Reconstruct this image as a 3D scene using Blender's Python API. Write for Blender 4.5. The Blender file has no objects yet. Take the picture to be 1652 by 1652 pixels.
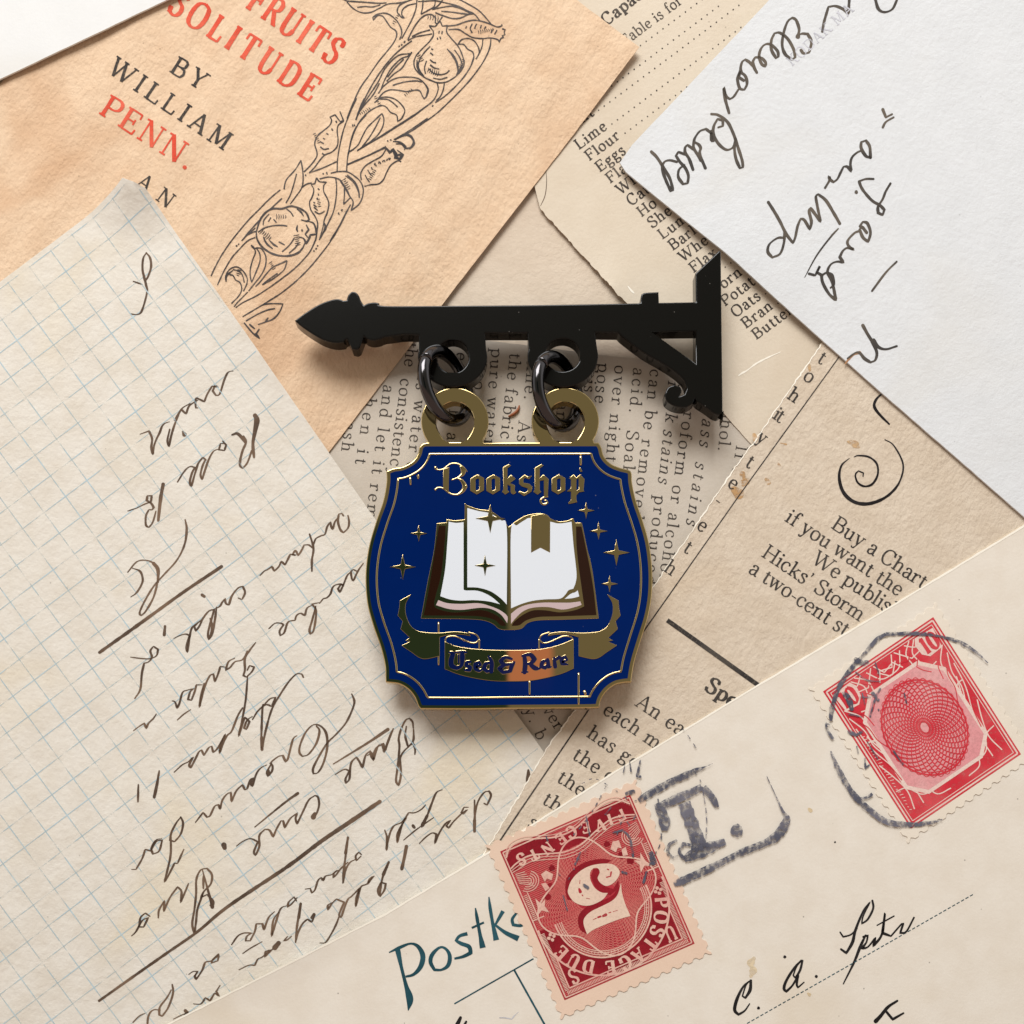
import bpy, bmesh, math, random
from mathutils import Vector, noise
from mathutils.geometry import delaunay_2d_cdt
random.seed(7)
scene = bpy.context.scene
scene.unit_settings.scale_length = 0.01          # one unit is one centimetre
COL = scene.collection

# ---------------------------------------------------------------- camera, world, light, exposure
D = 18.0                                          # camera height over the table, cm
NX, NY = -0.26, -5.24                             # point straight below the lens
FRAME = 16.52                                     # width of the pictured square on the table, cm
cam_d = bpy.data.cameras.new('camera'); cam = bpy.data.objects.new('camera', cam_d); COL.objects.link(cam)
cam.location = (NX, NY, D); cam.rotation_euler = (0, 0, 0)
cam_d.sensor_width = 36; cam_d.lens = 36 * D / FRAME
cam_d.shift_x = -NX / FRAME; cam_d.shift_y = -NY / FRAME
cam_d.clip_start = 0.1; cam_d.clip_end = 500
scene.camera = cam

world = bpy.data.worlds.new('World'); scene.world = world; world.use_nodes = True
wn = world.node_tree; wn.nodes.clear()
def math_node(nt, op, a, b=None, clamp=False):
    n = nt.nodes.new('ShaderNodeMath'); n.operation = op; n.use_clamp = clamp
    for i, x in enumerate((a, b)):
        if x is None: continue
        if isinstance(x, (int, float)): n.inputs[i].default_value = x
        else: nt.links.new(x, n.inputs[i])
    return n.outputs[0]
def mixc(nt, fac, a, b, blend='MIX'):
    n = nt.nodes.new('ShaderNodeMix'); n.data_type = 'RGBA'; n.blend_type = blend
    for i, x in ((0, fac), (6, a), (7, b)):
        if isinstance(x, (int, float)): n.inputs[i].default_value = x
        elif isinstance(x, tuple): n.inputs[i].default_value = (*x, 1) if len(x) == 3 else x
        else: nt.links.new(x, n.inputs[i])
    return n.outputs[2]
def smooth(nt, val, a, b):
    n = nt.nodes.new('ShaderNodeMapRange'); n.interpolation_type = 'SMOOTHSTEP'
    n.inputs['From Min'].default_value = a; n.inputs['From Max'].default_value = b
    nt.links.new(val, n.inputs['Value']); return n.outputs[0]
# the room round the table: a grey ceiling, brighter towards the window side, the dark shape of whoever leans over
tc = wn.nodes.new('ShaderNodeTexCoord'); sx = wn.nodes.new('ShaderNodeSeparateXYZ')
wn.links.new(tc.outputs['Generated'], sx.inputs[0])
zc = math_node(wn, 'MAXIMUM', sx.outputs[2], 0.05)
dx = math_node(wn, 'DIVIDE', sx.outputs[0], zc); dy = math_node(wn, 'DIVIDE', sx.outputs[1], zc)
ROOM_TOP, ROOM_SIDE, ROOM_FRONT = (0.20, 0.19, 0.155), (0.50, 0.50, 0.52), (0.46, 0.335, 0.275)
rad = math_node(wn, 'SQRT', math_node(wn, 'ADD', math_node(wn, 'MULTIPLY', dx, dx), math_node(wn, 'MULTIPLY', dy, dy)))
up = smooth(wn, dy, 0.35, 2.2); dn = smooth(wn, dy, -0.16, -0.45)
c = mixc(wn, up, ROOM_TOP, ROOM_SIDE)
c = mixc(wn, smooth(wn, rad, 0.75, 3.2), c, (0.88, 0.875, 0.87))
c = mixc(wn, dn, c, ROOM_FRONT)
low = smooth(wn, dy, 0.305, 0.265); left = smooth(wn, dx, 0.014, 0.008); wide = smooth(wn, dx, -0.45, -0.3)
near = smooth(wn, dy, -0.26, -0.14)
dark = math_node(wn, 'MULTIPLY', math_node(wn, 'MULTIPLY', low, left), math_node(wn, 'MULTIPLY', wide, near))
c = mixc(wn, dark, c, (0.028, 0.052, 0.040))
skin = math_node(wn, 'MULTIPLY', math_node(wn, 'MULTIPLY', smooth(wn, dx, 0.008, 0.014), smooth(wn, dx, 0.055, 0.046)),
                 math_node(wn, 'MULTIPLY', smooth(wn, dy, 0.180, 0.172), smooth(wn, dy, 0.126, 0.134)))
c = mixc(wn, skin, c, (0.62, 0.27, 0.21))
bgn = wn.nodes.new('ShaderNodeBackground'); bgn.inputs[1].default_value = 1.0; wn.links.new(c, bgn.inputs[0])
wo = wn.nodes.new('ShaderNodeOutputWorld'); wn.links.new(bgn.outputs[0], wo.inputs[0])

ld = bpy.data.lights.new('window_light', 'AREA'); ld.shape = 'RECTANGLE'; ld.size = 52; ld.size_y = 40
ld.energy = 78000; ld.color = (0.985, 0.985, 0.985)
lo = bpy.data.objects.new('window_light', ld); COL.objects.link(lo)
lo.location = (-14, 58, 54)
lo.rotation_euler = (Vector((0, 1, 0)) - Vector(lo.location)).to_track_quat('-Z', 'Y').to_euler()

scene.view_settings.view_transform = 'Standard'; scene.view_settings.look = 'None'
scene.view_settings.exposure = 0.0; scene.view_settings.gamma = 1.0; scene.view_settings.use_curve_mapping = False
scene.render.engine = 'CYCLES'
scene.cycles.use_denoising = True
scene.cycles.max_bounces = 6; scene.cycles.sample_clamp_indirect = 6

# ---------------------------------------------------------------- units: the layout below is written in tenths of a millimetre
def W(u, v, z=0.0):
    x, y = (u - 826) * .01, (826 - v) * .01
    k = (D - z) / D
    return NX + (x - NX) * k, NY + (y - NY) * k

# ---------------------------------------------------------------- object helpers
def tag(o, label=None, cat=None, group=None, kind=None):
    if label: o['label'] = label
    if cat: o['category'] = cat
    if group: o['group'] = group
    if kind: o['kind'] = kind
    return o
def link_mesh(name, verts, faces, mat, parent=None, smooth=False, origin=None):
    me = bpy.data.meshes.new(name)
    if origin is None: origin = (0, 0, 0)
    ox, oy, oz = origin
    me.from_pydata([(a - ox, b - oy, c - oz) for a, b, c in verts], [], faces)
    if mat: me.materials.append(mat)
    if smooth: me.polygons.foreach_set('use_smooth', [True] * len(me.polygons))
    me.update()
    o = bpy.data.objects.new(name, me); COL.objects.link(o); o.location = origin
    if parent: attach(o, parent)
    return o
def attach(o, parent):
    o.parent = parent
    o.location = Vector(o.location) - world_loc(parent)
def world_loc(o):
    p = Vector(o.location)
    while o.parent: o = o.parent; p += Vector(o.location)
    return p
def empty(name, loc):
    o = bpy.data.objects.new(name, None); o.empty_display_size = .3; COL.objects.link(o); o.location = loc
    return o

# ---------------------------------------------------------------- paths
def spline(pts, closed=False, step=2.2, corner=58):
    """Smooth path through points of any width (x, y, w ...); sharp turns stay corners."""
    pts = [tuple(map(float, p)) for p in pts]; n = len(pts)
    if n < 3: 
        return dens(pts, step)
    cs = math.cos(math.radians(corner)); isc = []
    for i in range(n):
        if not closed and i in (0, n - 1): isc.append(True); continue
        a, b, c_ = pts[i - 1], pts[i], pts[(i + 1) % n]
        v1 = Vector((b[0] - a[0], b[1] - a[1])); v2 = Vector((c_[0] - b[0], c_[1] - b[1]))
        if v1.length < 1e-6 or v2.length < 1e-6: isc.append(True)
        else: isc.append(v1.normalized().dot(v2.normalized()) < cs)
    out = []
    for i in range(n if closed else n - 1):
        p1, p2 = pts[i], pts[(i + 1) % n]
        p0 = pts[i - 1] if not isc[i] else tuple(2 * a - b for a, b in zip(p1, p2))
        p3 = pts[(i + 2) % n] if not isc[(i + 1) % n] else tuple(2 * b - a for a, b in zip(p1, p2))
        L = math.hypot(p2[0] - p1[0], p2[1] - p1[1]); m = max(1, int(L / step + .5))
        if L < 1e-6: continue
        for k in range(m):
            t = k / m; r = []
            for a, b, c_, d in zip(p0, p1, p2, p3):
                # keep tangents short where neighbours are far away
                m1 = (c_ - a) * .5; m2 = (d - b) * .5
                r.append((2*t**3 - 3*t*t + 1) * b + (t**3 - 2*t*t + t) * m1 + (-2*t**3 + 3*t*t) * c_ + (t**3 - t*t) * m2)
            out.append(tuple(r))
    if not closed: out.append(pts[-1])
    return out
def dens(pts, step=2.2):
    out = []
    for p, q in zip(pts, pts[1:]):
        m = max(1, int(math.hypot(q[0] - p[0], q[1] - p[1]) / step + .5))
        out += [tuple(a + (b - a) * k / m for a, b in zip(p, q)) for k in range(m)]
    out.append(tuple(pts[-1]))
    return out
def P(s, ox=0., oy=0., k=1., w=None):
    """'x,y[,w] x,y ... ; ...' -> list of strokes, scaled by k and moved to (ox, oy)."""
    res = []
    for st in s.split(';'):
        q = []
        for t in st.split():
            a = t.split(','); x = ox + k * float(a[0]); y = oy + k * float(a[1])
            if len(a) > 2: q.append((x, y, k * float(a[2])))
            elif w: q.append((x, y, w))
            else: q.append((x, y))
        if q: res.append(q)
    return res

class Ink:
    """Flat marks lying on one sheet; every stroke sits a hair above the one before."""
    def __init__(self): self.v = []; self.f = []; self.n = 0; self.cut = []
    def mark(self):
        """what follows is a piece of its own (a printed line, a word)"""
        if not self.cut or self.cut[-1] != len(self.f): self.cut.append(len(self.f))
    def lift(self):
        self.n += 1; return (self.n % 40) * 2.5e-5
    def ribbon(self, pts, caps=True):
        if len(pts) < 2: return
        if any(math.hypot(q[0] - p[0], q[1] - p[1]) > 9 for p, q in zip(pts, pts[1:])): pts = dens(pts, 7)   # follow the waves of the sheet
        e = self.lift(); base = len(self.v); m = len(pts)
        for i, p in enumerate(pts):
            a = pts[max(0, i - 1)]; b = pts[min(m - 1, i + 1)]
            tx, ty = b[0] - a[0], b[1] - a[1]; L = math.hypot(tx, ty) or 1
            nx, ny = -ty / L, tx / L; h = p[2] / 2
            self.v += [(p[0] + nx * h, p[1] + ny * h, e), (p[0] - nx * h, p[1] - ny * h, e)]
        for i in range(m - 1):
            k = base + 2 * i; self.f.append((k, k + 1, k + 3, k + 2))
        if caps:
            for j, s in ((0, -1), (m - 1, 1)):
                p = pts[j]; q = pts[1] if j == 0 else pts[m - 2]
                if p[2] < 1.6: continue
                ang = math.atan2(p[1] - q[1], p[0] - q[0]); b0 = len(self.v)
                for t in range(7):
                    a = ang + math.pi * (t / 6 - .5); self.v.append((p[0] + math.cos(a) * p[2] / 2, p[1] + math.sin(a) * p[2] / 2, e))
                self.f.append(tuple(range(b0, b0 + 7)))
    def poly(self, pts):
        e = self.lift(); b = len(self.v); self.v += [(p[0], p[1], e) for p in pts]; self.f.append(tuple(range(b, b + len(pts))))
    def area(self, pts, step=9):
        """a large flat mark, cut fine enough to follow the sheet"""
        e = self.lift(); out = dens([p[:2] for p in pts] + [pts[0][:2]], step)[:-1]; m = len(out); q = list(out)
        xs = [p[0] for p in out]; ys = [p[1] for p in out]; y = min(ys) + step * .6
        while y < max(ys):
            x = min(xs) + step * .6
            while x < max(xs):
                if inside((x, y), out): q.append((x, y))
                x += step
            y += step
        r = delaunay_2d_cdt([Vector(p) for p in q], [(i, (i + 1) % m) for i in range(m)], [list(range(m))], 1, 1e-4)
        b = len(self.v); self.v += [(p.x, p.y, e) for p in r[0]]; self.f += [tuple(b + i for i in f) for f in r[2]]
    def dot(self, x, y, r, n=9):
        self.poly([(x + r * math.cos(6.2832 * i / n) * random.uniform(.85, 1.1), y + r * math.sin(6.2832 * i / n) * random.uniform(.85, 1.1)) for i in range(n)])
    def strokes(self, lst, closed=False, wob=0.0, pen=0.0, taper=0.0, caps=True, penang=60):
        """wob: wavering line; pen: how much the width follows the pull of the nib; taper: thin ends."""
        for st in lst:
            pts = spline(st, closed); 
            if closed: pts = pts + pts[:1]
            m = len(pts); q = []; ph = random.uniform(0, 99)
            for i, p in enumerate(pts):
                a = pts[max(0, i - 1)]; b = pts[min(m - 1, i + 1)]
                w = p[2]
                if pen:
                    th = math.atan2(b[1] - a[1], b[0] - a[0]) - math.radians(penang)
                    w *= 1 - pen + pen * 1.5 * abs(math.cos(th)) ** 1.5
                if wob: w *= 1 + wob * noise.noise(Vector((i * .23 + ph, ph, 0)))
                if taper:
                    t = min(i, m - 1 - i) / max(1, min(6, m / 3)); w *= (1 - taper) + taper * min(1, t)
                q.append((p[0], p[1], max(.25, w)))
            self.ribbon(q, caps)
    def words(self, d=7):
        """cut the strokes laid so far into pieces that stand apart from one another"""
        st = []                                    # connected faces = one stroke
        for f in self.f:
            if st and min(f) <= st[-1][1]: st[-1][0].append(f); st[-1][1] = max(st[-1][1], max(f))
            else: st.append([[f], max(f)])
        pts = [[self.v[i][:2] for f in s_[0] for i in f][::3] for s_ in st]
        bb = [(min(p[0] for p in q), min(p[1] for p in q), max(p[0] for p in q), max(p[1] for p in q)) for q in pts]
        gid = list(range(len(st)))
        def root(i):
            while gid[i] != i: i = gid[i]
            return i
        for i in range(len(st)):
            for j in range(i):
                a, b = bb[i], bb[j]
                if a[0] > b[2] + d or b[0] > a[2] + d or a[1] > b[3] + d or b[1] > a[3] + d: continue
                if root(i) != root(j) and any((p[0] - q[0]) ** 2 + (p[1] - q[1]) ** 2 < d * d for p in pts[i] for q in pts[j]): gid[root(i)] = root(j)
        gr = {}
        for i in range(len(st)): gr.setdefault(root(i), []).extend(st[i][0])
        self.f = []; self.cut = []
        for fs in gr.values(): self.mark(); self.f += fs
    def build(self, name, mat, sheet, eps=.003, height=None):
        hf = height or sheet['_h']
        vv = []
        for u, v, e in self.v:
            x, y = W(u, v, sheet['_z']); vv.append((x, y, hf(x, y) + eps + e))
        cuts = [c for c in sorted(set(self.cut)) if c < len(self.f)] or [0]
        if cuts[0] != 0: cuts = [0] + cuts
        for a, b in zip(cuts, cuts[1:] + [len(self.f)]):
            fs = self.f[a:b]; use = sorted({i for f in fs for i in f}); ix = {k: n for n, k in enumerate(use)}
            o = link_mesh(name, [vv[i] for i in use], [tuple(ix[i] for i in f) for f in fs], mat)
            # faces must look up
            bm = bmesh.new(); bm.from_mesh(o.data); bm.normal_update()
            fl = [f for f in bm.faces if f.normal.z < 0]
            if fl: bmesh.ops.reverse_faces(bm, faces=fl)
            bm.to_mesh(o.data); bm.free()
            attach(o, sheet['obj'])
        return o

# ---------------------------------------------------------------- a small roman typeface, drawn as pen strokes
T_, t_ = 10.5, 4.6
def ser(x, y, h=10): return ('h', x - h, x + h, y)
G = {}
def g(ch, w, s): G[ch] = (w, s)
bowl = '12,34 24,46 38,40 44,23 38,5 24,-1 12,8'
g('a', 43, 'c 9,35 13,44 22,46 30,42 32,32 32,10 36,1 43,3|c 32,27 18,24 7,16 8,4 18,-1 28,5 32,12|o 11,36,5')
g('b', 49, 'v 12,0,72 l|c ' + bowl)
g('c', 41, 'c 35,36 28,45 16,44 7,33 6,18 13,4 25,-1 37,9|o 33,37,5')
g('d', 49, 'v 38,0,72 l|c 38,34 26,46 12,40 6,23 12,5 24,-1 38,10|h 38,48,2')
g('e', 42, 'h 8,35,25|c 36,25 34,39 22,46 10,39 6,23 11,6 24,-1 37,9')
g('f', 30, 'c 32,63 28,71 19,70 14,58|v 14,0,60 b|h 3,26,44')
g('g', 45, 'c 20,46 9,40 8,29 20,20 32,27 33,38 20,46|c 12,22 7,12 14,5 30,4 39,-4 34,-16 18,-19 5,-13 8,-3 14,4|c 31,40 37,46 43,45')
g('h', 53, 'v 12,0,72 lb|c 12,34 22,44 32,46 39,38 39,30|v 39,0,33 b')
g('i', 24, 'v 12,0,45 lb|o 12,62,6.5')
g('j', 22, 'v 12,-10,45 l|c 12,-10 8,-20 0,-20|o 12,62,6.5')
g('k', 51, 'v 12,0,72 lb|t 16,20,38,44|T 22,26,42,2|h 30,46,44|h 34,52,2')
g('l', 24, 'v 12,0,72 lb')
g('m', 79, 'v 12,0,45 lb|c 12,34 22,44 31,46 37,38 37,30|v 37,0,33 b|c 37,34 47,44 56,46 64,38 64,30|v 64,0,33 b')
g('n', 53, 'v 12,0,45 lb|c 12,34 22,44 32,46 39,38 39,30|v 39,0,33 b')
g('o', 46, 'c 23,46 9,38 6,23 10,6 23,-1 37,7 40,23 37,39 23,46')
g('p', 49, 'v 12,-21,45 lb|c ' + bowl)
g('q', 49, 'v 38,-21,45 b|c 38,34 26,46 12,40 6,23 12,5 24,-1 38,10')
g('r', 39, 'v 12,0,45 lb|c 12,32 20,43 30,46 34,42|o 33,40,5.5')
g('s', 37, 'c 29,36 26,44 17,46 8,41 8,32 18,25 28,19 30,9 24,0 14,-1 6,6|t 29,34,30,46|t 6,-1,6,11')
g('t', 31, 'v 13,8,57|c 13,10 16,1 23,-1 31,6|h 3,27,44')
g('u', 53, 'v 12,8,45 l|c 12,10 17,0 27,0 38,10|v 39,0,45 l|h 39,49,2')
g('v', 46, 'T 8,45,24,0|t 24,0,38,45|h 0,17,44|h 30,46,44')
g('w', 66, 'T 7,45,20,0|t 20,0,33,45|T 31,45,46,0|t 46,0,58,45|h 0,16,44|h 23,40,44|h 50,66,44')
g('x', 46, 'T 8,45,38,0|t 36,45,8,0|h 0,17,44|h 28,44,44|h 0,16,2|h 29,46,2')
g('y', 46, 'T 8,45,24,2|t 38,45,20,-14|c 20,-14 14,-21 7,-18|o 8,-17,4.5|h 0,17,44|h 30,46,44')
g('z', 40, 'h 5,36,43|h 5,36,2|t 34,43,7,2|t 5,43,5,33|t 36,2,36,13')
g('A', 67, 'T 33,70,58,0|t 33,70,9,0|h 18,48,24|h 0,19,2|h 47,68,2')
g('B', 61, 'v 14,0,70 TB|c 14,68 38,68 49,60 47,42 32,37 14,37|c 32,37 50,33 55,18 48,3 34,2 14,2')
g('C', 62, 'c 54,50 48,65 34,71 16,63 7,42 8,22 18,4 34,-1 48,5 56,18|t 54,49,54,70')
g('D', 67, 'v 14,0,70 TB|c 14,68 38,68 55,57 59,35 55,13 38,2 14,2')
g('E', 59, 'v 14,0,70 TB|h 14,51,68|h 14,40,36|h 14,53,2|t 50,69,51,53|t 52,1,54,18|t 40,45,40,27')
g('F', 55, 'v 14,0,70 TBb|h 14,51,68|h 14,40,36|t 50,69,51,53|t 40,45,40,27')
g('G', 68, 'c 54,52 48,65 34,71 16,63 7,42 8,22 18,4 34,-1 48,3 55,12|t 54,50,54,70|v 54,0,28 t')
g('H', 71, 'v 14,0,70 tb|v 57,0,70 tb|h 14,57,36')
g('I', 31, 'v 15,0,70 tb')
g('K', 68, 'v 14,0,70 tb|t 55,69,18,32|T 26,42,57,0|h 44,66,68|h 46,69,2')
g('L', 57, 'v 14,0,70 tb|h 14,51,2|t 51,1,53,20')
g('M', 81, 't 12,0,14,70|T 14,70,40,6|t 40,6,64,70|v 66,0,70 tb|h 2,22,2|h 2,16,68')
g('N', 73, 't 13,0,13,70|T 13,70,59,0|t 59,0,59,70|h 3,23,2|h 1,17,68|h 49,69,68')
g('O', 70, 'c 35,71 14,62 7,35 14,8 35,-1 56,8 63,35 56,62 35,71')
g('P', 58, 'v 14,0,70 TBb|c 14,68 40,68 52,58 50,42 36,33 14,33')
g('R', 64, 'v 14,0,70 TBb|c 14,68 38,68 50,59 48,43 34,36 14,36|T 32,36,57,1|h 49,66,2')
g('S', 52, 'c 43,54 40,66 26,71 11,64 10,50 24,39 41,30 46,15 38,2 24,-1 10,6 7,18|t 43,52,44,71|t 7,-1,7,18')
g('T', 62, 'v 31,0,70 b|h 5,57,68|t 6,69,5,51|t 56,69,57,51')
g('U', 69, 'v 15,18,70 t|c 15,20 20,4 34,-1 48,5 55,20|t 55,19,55,70|h 45,66,68')
g('V', 66, 'T 8,70,33,0|t 33,0,57,70|h -1,19,68|h 47,67,68')
g('W', 92, 'T 6,70,26,0|t 26,0,45,66|T 41,70,62,0|t 62,0,84,70|h -3,17,68|h 33,53,68|h 74,94,68')
g('Y', 64, 'T 8,70,32,32|t 56,70,32,32|v 32,0,34 b|h -1,19,68|h 46,66,68')
g('0', 48, 'c 24,71 11,60 7,35 11,10 24,-1 37,10 41,35 37,60 24,71')
g('1', 40, 'v 20,0,70 b|t 20,70,8,58')
g('.', 22, 'o 11,4,6.5'); g(',', 22, 'o 11,4,6|t 13,3,7,-12'); g("'", 20, 'o 9,66,5.5|t 12,65,6,50'); g('-', 32, 'h 5,27,22'); g('"', 20, 'o 9,66,5')
def parse(g_):
    out = []
    for s in g_.split('|'):
        k = s[0]; a = s[1:].split()
        if k == 'c': out.append(('c', [tuple(map(float, q.split(','))) for q in a]))
        elif k == 'v': out.append(('v', *map(float, a[0].split(',')), a[1] if len(a) > 1 else ''))
        else: out.append((k, *map(float, a[0].split(','))))
    return out
PG = {k: (w, parse(s)) for k, (w, s) in G.items()}
def text(ink, s, p0, p1=None, size=20, ang=None, bold=1.0, ital=0.0, thin=1.0, rough=.25, track=0.0, widen=1.0, gap=24):
    """size: height of a capital.  p1: where the line ends (sets the letter spacing), else ang in degrees."""
    k = size / 70
    if len(s) > 1: ink.mark()
    nat = sum((PG[c_][0] if c_ in PG else gap) for c_ in s) * k * widen
    if p1:
        L = math.hypot(p1[0] - p0[0], p1[1] - p0[1]); a = math.atan2(p1[1] - p0[1], p1[0] - p0[0])
        tr = (L - nat) / max(1, len(s) - 1)
    else: a = math.radians(ang); tr = track
    ca, sa = math.cos(a), math.sin(a); cx = 0.0
    TT, tt = T_ * bold, t_ * thin
    for ch in s:
        if ch not in PG: cx += gap * k * widen + tr; continue
        wd, prims = PG[ch]; jx, jy = random.uniform(-.25, .25) * rough, random.uniform(-.35, .35) * rough
        def M(x, y, w):
            X = cx + (x * widen + ital * y) * k + jx; Y = y * k + jy
            return (p0[0] + X * ca + Y * sa, p0[1] + X * sa - Y * ca, max(.3, w * k * random.uniform(1 - rough * .3, 1 + rough * .3)))
        for pr in prims:
            if pr[0] == 'c':
                q = spline(pr[1], step=5 if k < .5 else 3); r = []; m = len(q)
                for i, p in enumerate(q):
                    b0, b1 = q[max(0, i - 1)], q[min(m - 1, i + 1)]
                    th = math.atan2(b1[1] - b0[1], b1[0] - b0[0])
                    w = tt + (TT - tt) * abs(math.sin(th - math.radians(12))) ** 1.4
                    r.append(M(p[0], p[1], w))
                ink.ribbon(r, caps=False)
            elif pr[0] == 'v':
                _, x, y0, y1, fl = pr
                ink.ribbon([M(x, y0, TT), M(x, (y0 + y1) / 2, TT * .94), M(x, y1, TT)], caps=False)
                for q in fl:
                    if q == 'b': ink.ribbon([M(x - 11, y0 + tt / 2, tt), M(x + 11, y0 + tt / 2, tt)], caps=False)
                    if q == 't': ink.ribbon([M(x - 11, y1 - tt / 2, tt), M(x + 11, y1 - tt / 2, tt)], caps=False)
                    if q == 'l': ink.poly([M(x - 12, y1 - 7, 1)[:2], M(x - 12, y1 - 4, 1)[:2], M(x - 3, y1 + 1, 1)[:2], M(x, y1 - 9, 1)[:2]])
                    if q == 'T': ink.ribbon([M(x - 11, y1 - tt / 2, tt), M(x, y1 - tt / 2, tt)], caps=False)
                    if q == 'B': ink.ribbon([M(x - 11, y0 + tt / 2, tt), M(x, y0 + tt / 2, tt)], caps=False)
            elif pr[0] == 'h': ink.ribbon([M(pr[1], pr[3], tt), M(pr[2], pr[3], tt)], caps=False)
            elif pr[0] == 'o':
                c_ = M(pr[1], pr[2], 1); ink.dot(c_[0], c_[1], pr[3] * k * (.6 + .4 * bold), 8)
            else:
                w = TT if pr[0] == 'T' else tt; ink.ribbon([M(pr[1], pr[2], w), M(pr[3], pr[4], w)], caps=False)
        cx += wd * k * widen + tr
    return cx

# ---------------------------------------------------------------- materials
def srgb(r, g_, b):
    f = lambda c_: c_ / 12.92 if c_ <= .04045 else ((c_ + .055) / 1.055) ** 2.4
    return tuple(f(x / 255) for x in (r, g_, b))
def newmat(name):
    m = bpy.data.materials.new(name); m.use_nodes = True; nt = m.node_tree
    b = nt.nodes['Principled BSDF']; return m, nt, b
def obj_coord(nt, scale=(1, 1, 1), rot=0.0):
    t = nt.nodes.new('ShaderNodeTexCoord'); mp = nt.nodes.new('ShaderNodeMapping')
    nt.links.new(t.outputs['Object'], mp.inputs[0]); mp.inputs['Scale'].default_value = scale; mp.inputs['Rotation'].default_value = (0, 0, rot)
    return mp.outputs[0]
def noi(nt, vec, scale, detail=3, rough=.55, dist=0.0):
    n = nt.nodes.new('ShaderNodeTexNoise'); n.inputs['Scale'].default_value = scale; n.inputs['Detail'].default_value = detail
    n.inputs['Roughness'].default_value = rough; n.inputs['Distortion'].default_value = dist
    nt.links.new(vec, n.inputs['Vector']); return n.outputs['Fac']
def paper_mat(name, base, dark, stain, grain=26, bump=.25, stretch=(1, 1, 1), rot=0.0, mottle=.35, stain_amt=.25, specks=.0, bumpd=.02, offs=0.0):
    m, nt, b = newmat(name)
    v = obj_coord(nt); vs = obj_coord(nt, stretch, rot)
    big = noi(nt, v, .28, 3, .6, .6); mid = noi(nt, v, 1.6, 5, .6); fine = noi(nt, vs, grain, 5, .62)
    c_ = mixc(nt, math_node(nt, 'MULTIPLY', smooth(nt, mid, .3, .75), mottle), base, dark)
    c_ = mixc(nt, math_node(nt, 'MULTIPLY', smooth(nt, big, .5, .72), stain_amt), c_, stain)
    c_ = mixc(nt, math_node(nt, 'MULTIPLY', smooth(nt, fine, .36, .66), .16), c_, dark)
    fib = noi(nt, obj_coord(nt, (7, 1.3, 1), .6 + offs), 9, 2, .5, 2.0)
    c_ = mixc(nt, math_node(nt, 'MULTIPLY', smooth(nt, fib, .70, .78), .35), c_, dark)
    if specks:
        vo = nt.nodes.new('ShaderNodeTexVoronoi'); vo.inputs['Scale'].default_value = 3.3; nt.links.new(v, vo.inputs['Vector'])
        sp = smooth(nt, vo.outputs['Distance'], .055, .03)
        gate = smooth(nt, noi(nt, v, 2.7, 1), .52, .6)
        c_ = mixc(nt, math_node(nt, 'MULTIPLY', math_node(nt, 'MULTIPLY', sp, gate), specks), c_, tuple(x * .35 for x in dark))
    nt.links.new(c_, b.inputs['Base Color']); b.inputs['Roughness'].default_value = .88; b.inputs['Specular IOR Level'].default_value = .25
    h = math_node(nt, 'ADD', math_node(nt, 'MULTIPLY', fine, .7), math_node(nt, 'MULTIPLY', noi(nt, vs, grain * .35, 3, .6), .55))
    bp = nt.nodes.new('ShaderNodeBump'); bp.inputs['Strength'].default_value = bump; bp.inputs['Distance'].default_value = bumpd
    nt.links.new(h, bp.inputs['Height']); nt.links.new(bp.outputs[0], b.inputs['Normal'])
    return m
def ink_mat(name, col, wear=.25, thin=None, scale=20, gloss=.75, lo=.42, hi=.68):
    """Printed or written colour: solid, with specks where it did not take (the sheet shows through)."""
    m, nt, b = newmat(name); v = obj_coord(nt)
    n1 = noi(nt, v, scale, 4, .65); n2 = noi(nt, v, 1.7, 2)
    c_ = mixc(nt, smooth(nt, n2, .35, .7), col, thin or tuple(x * 1.5 + .008 for x in col))
    nt.links.new(c_, b.inputs['Base Color']); b.inputs['Roughness'].default_value = gloss; b.inputs['Specular IOR Level'].default_value = .2
    tr = nt.nodes.new('ShaderNodeBsdfTransparent'); mx = nt.nodes.new('ShaderNodeMixShader')
    a = math_node(nt, 'MULTIPLY', smooth(nt, n1, lo, hi), wear)
    nt.links.new(a, mx.inputs[0]); nt.links.new(b.outputs[0], mx.inputs[1]); nt.links.new(tr.outputs[0], mx.inputs[2])
    nt.links.new(mx.outputs[0], nt.nodes['Material Output'].inputs[0])
    return m

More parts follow.
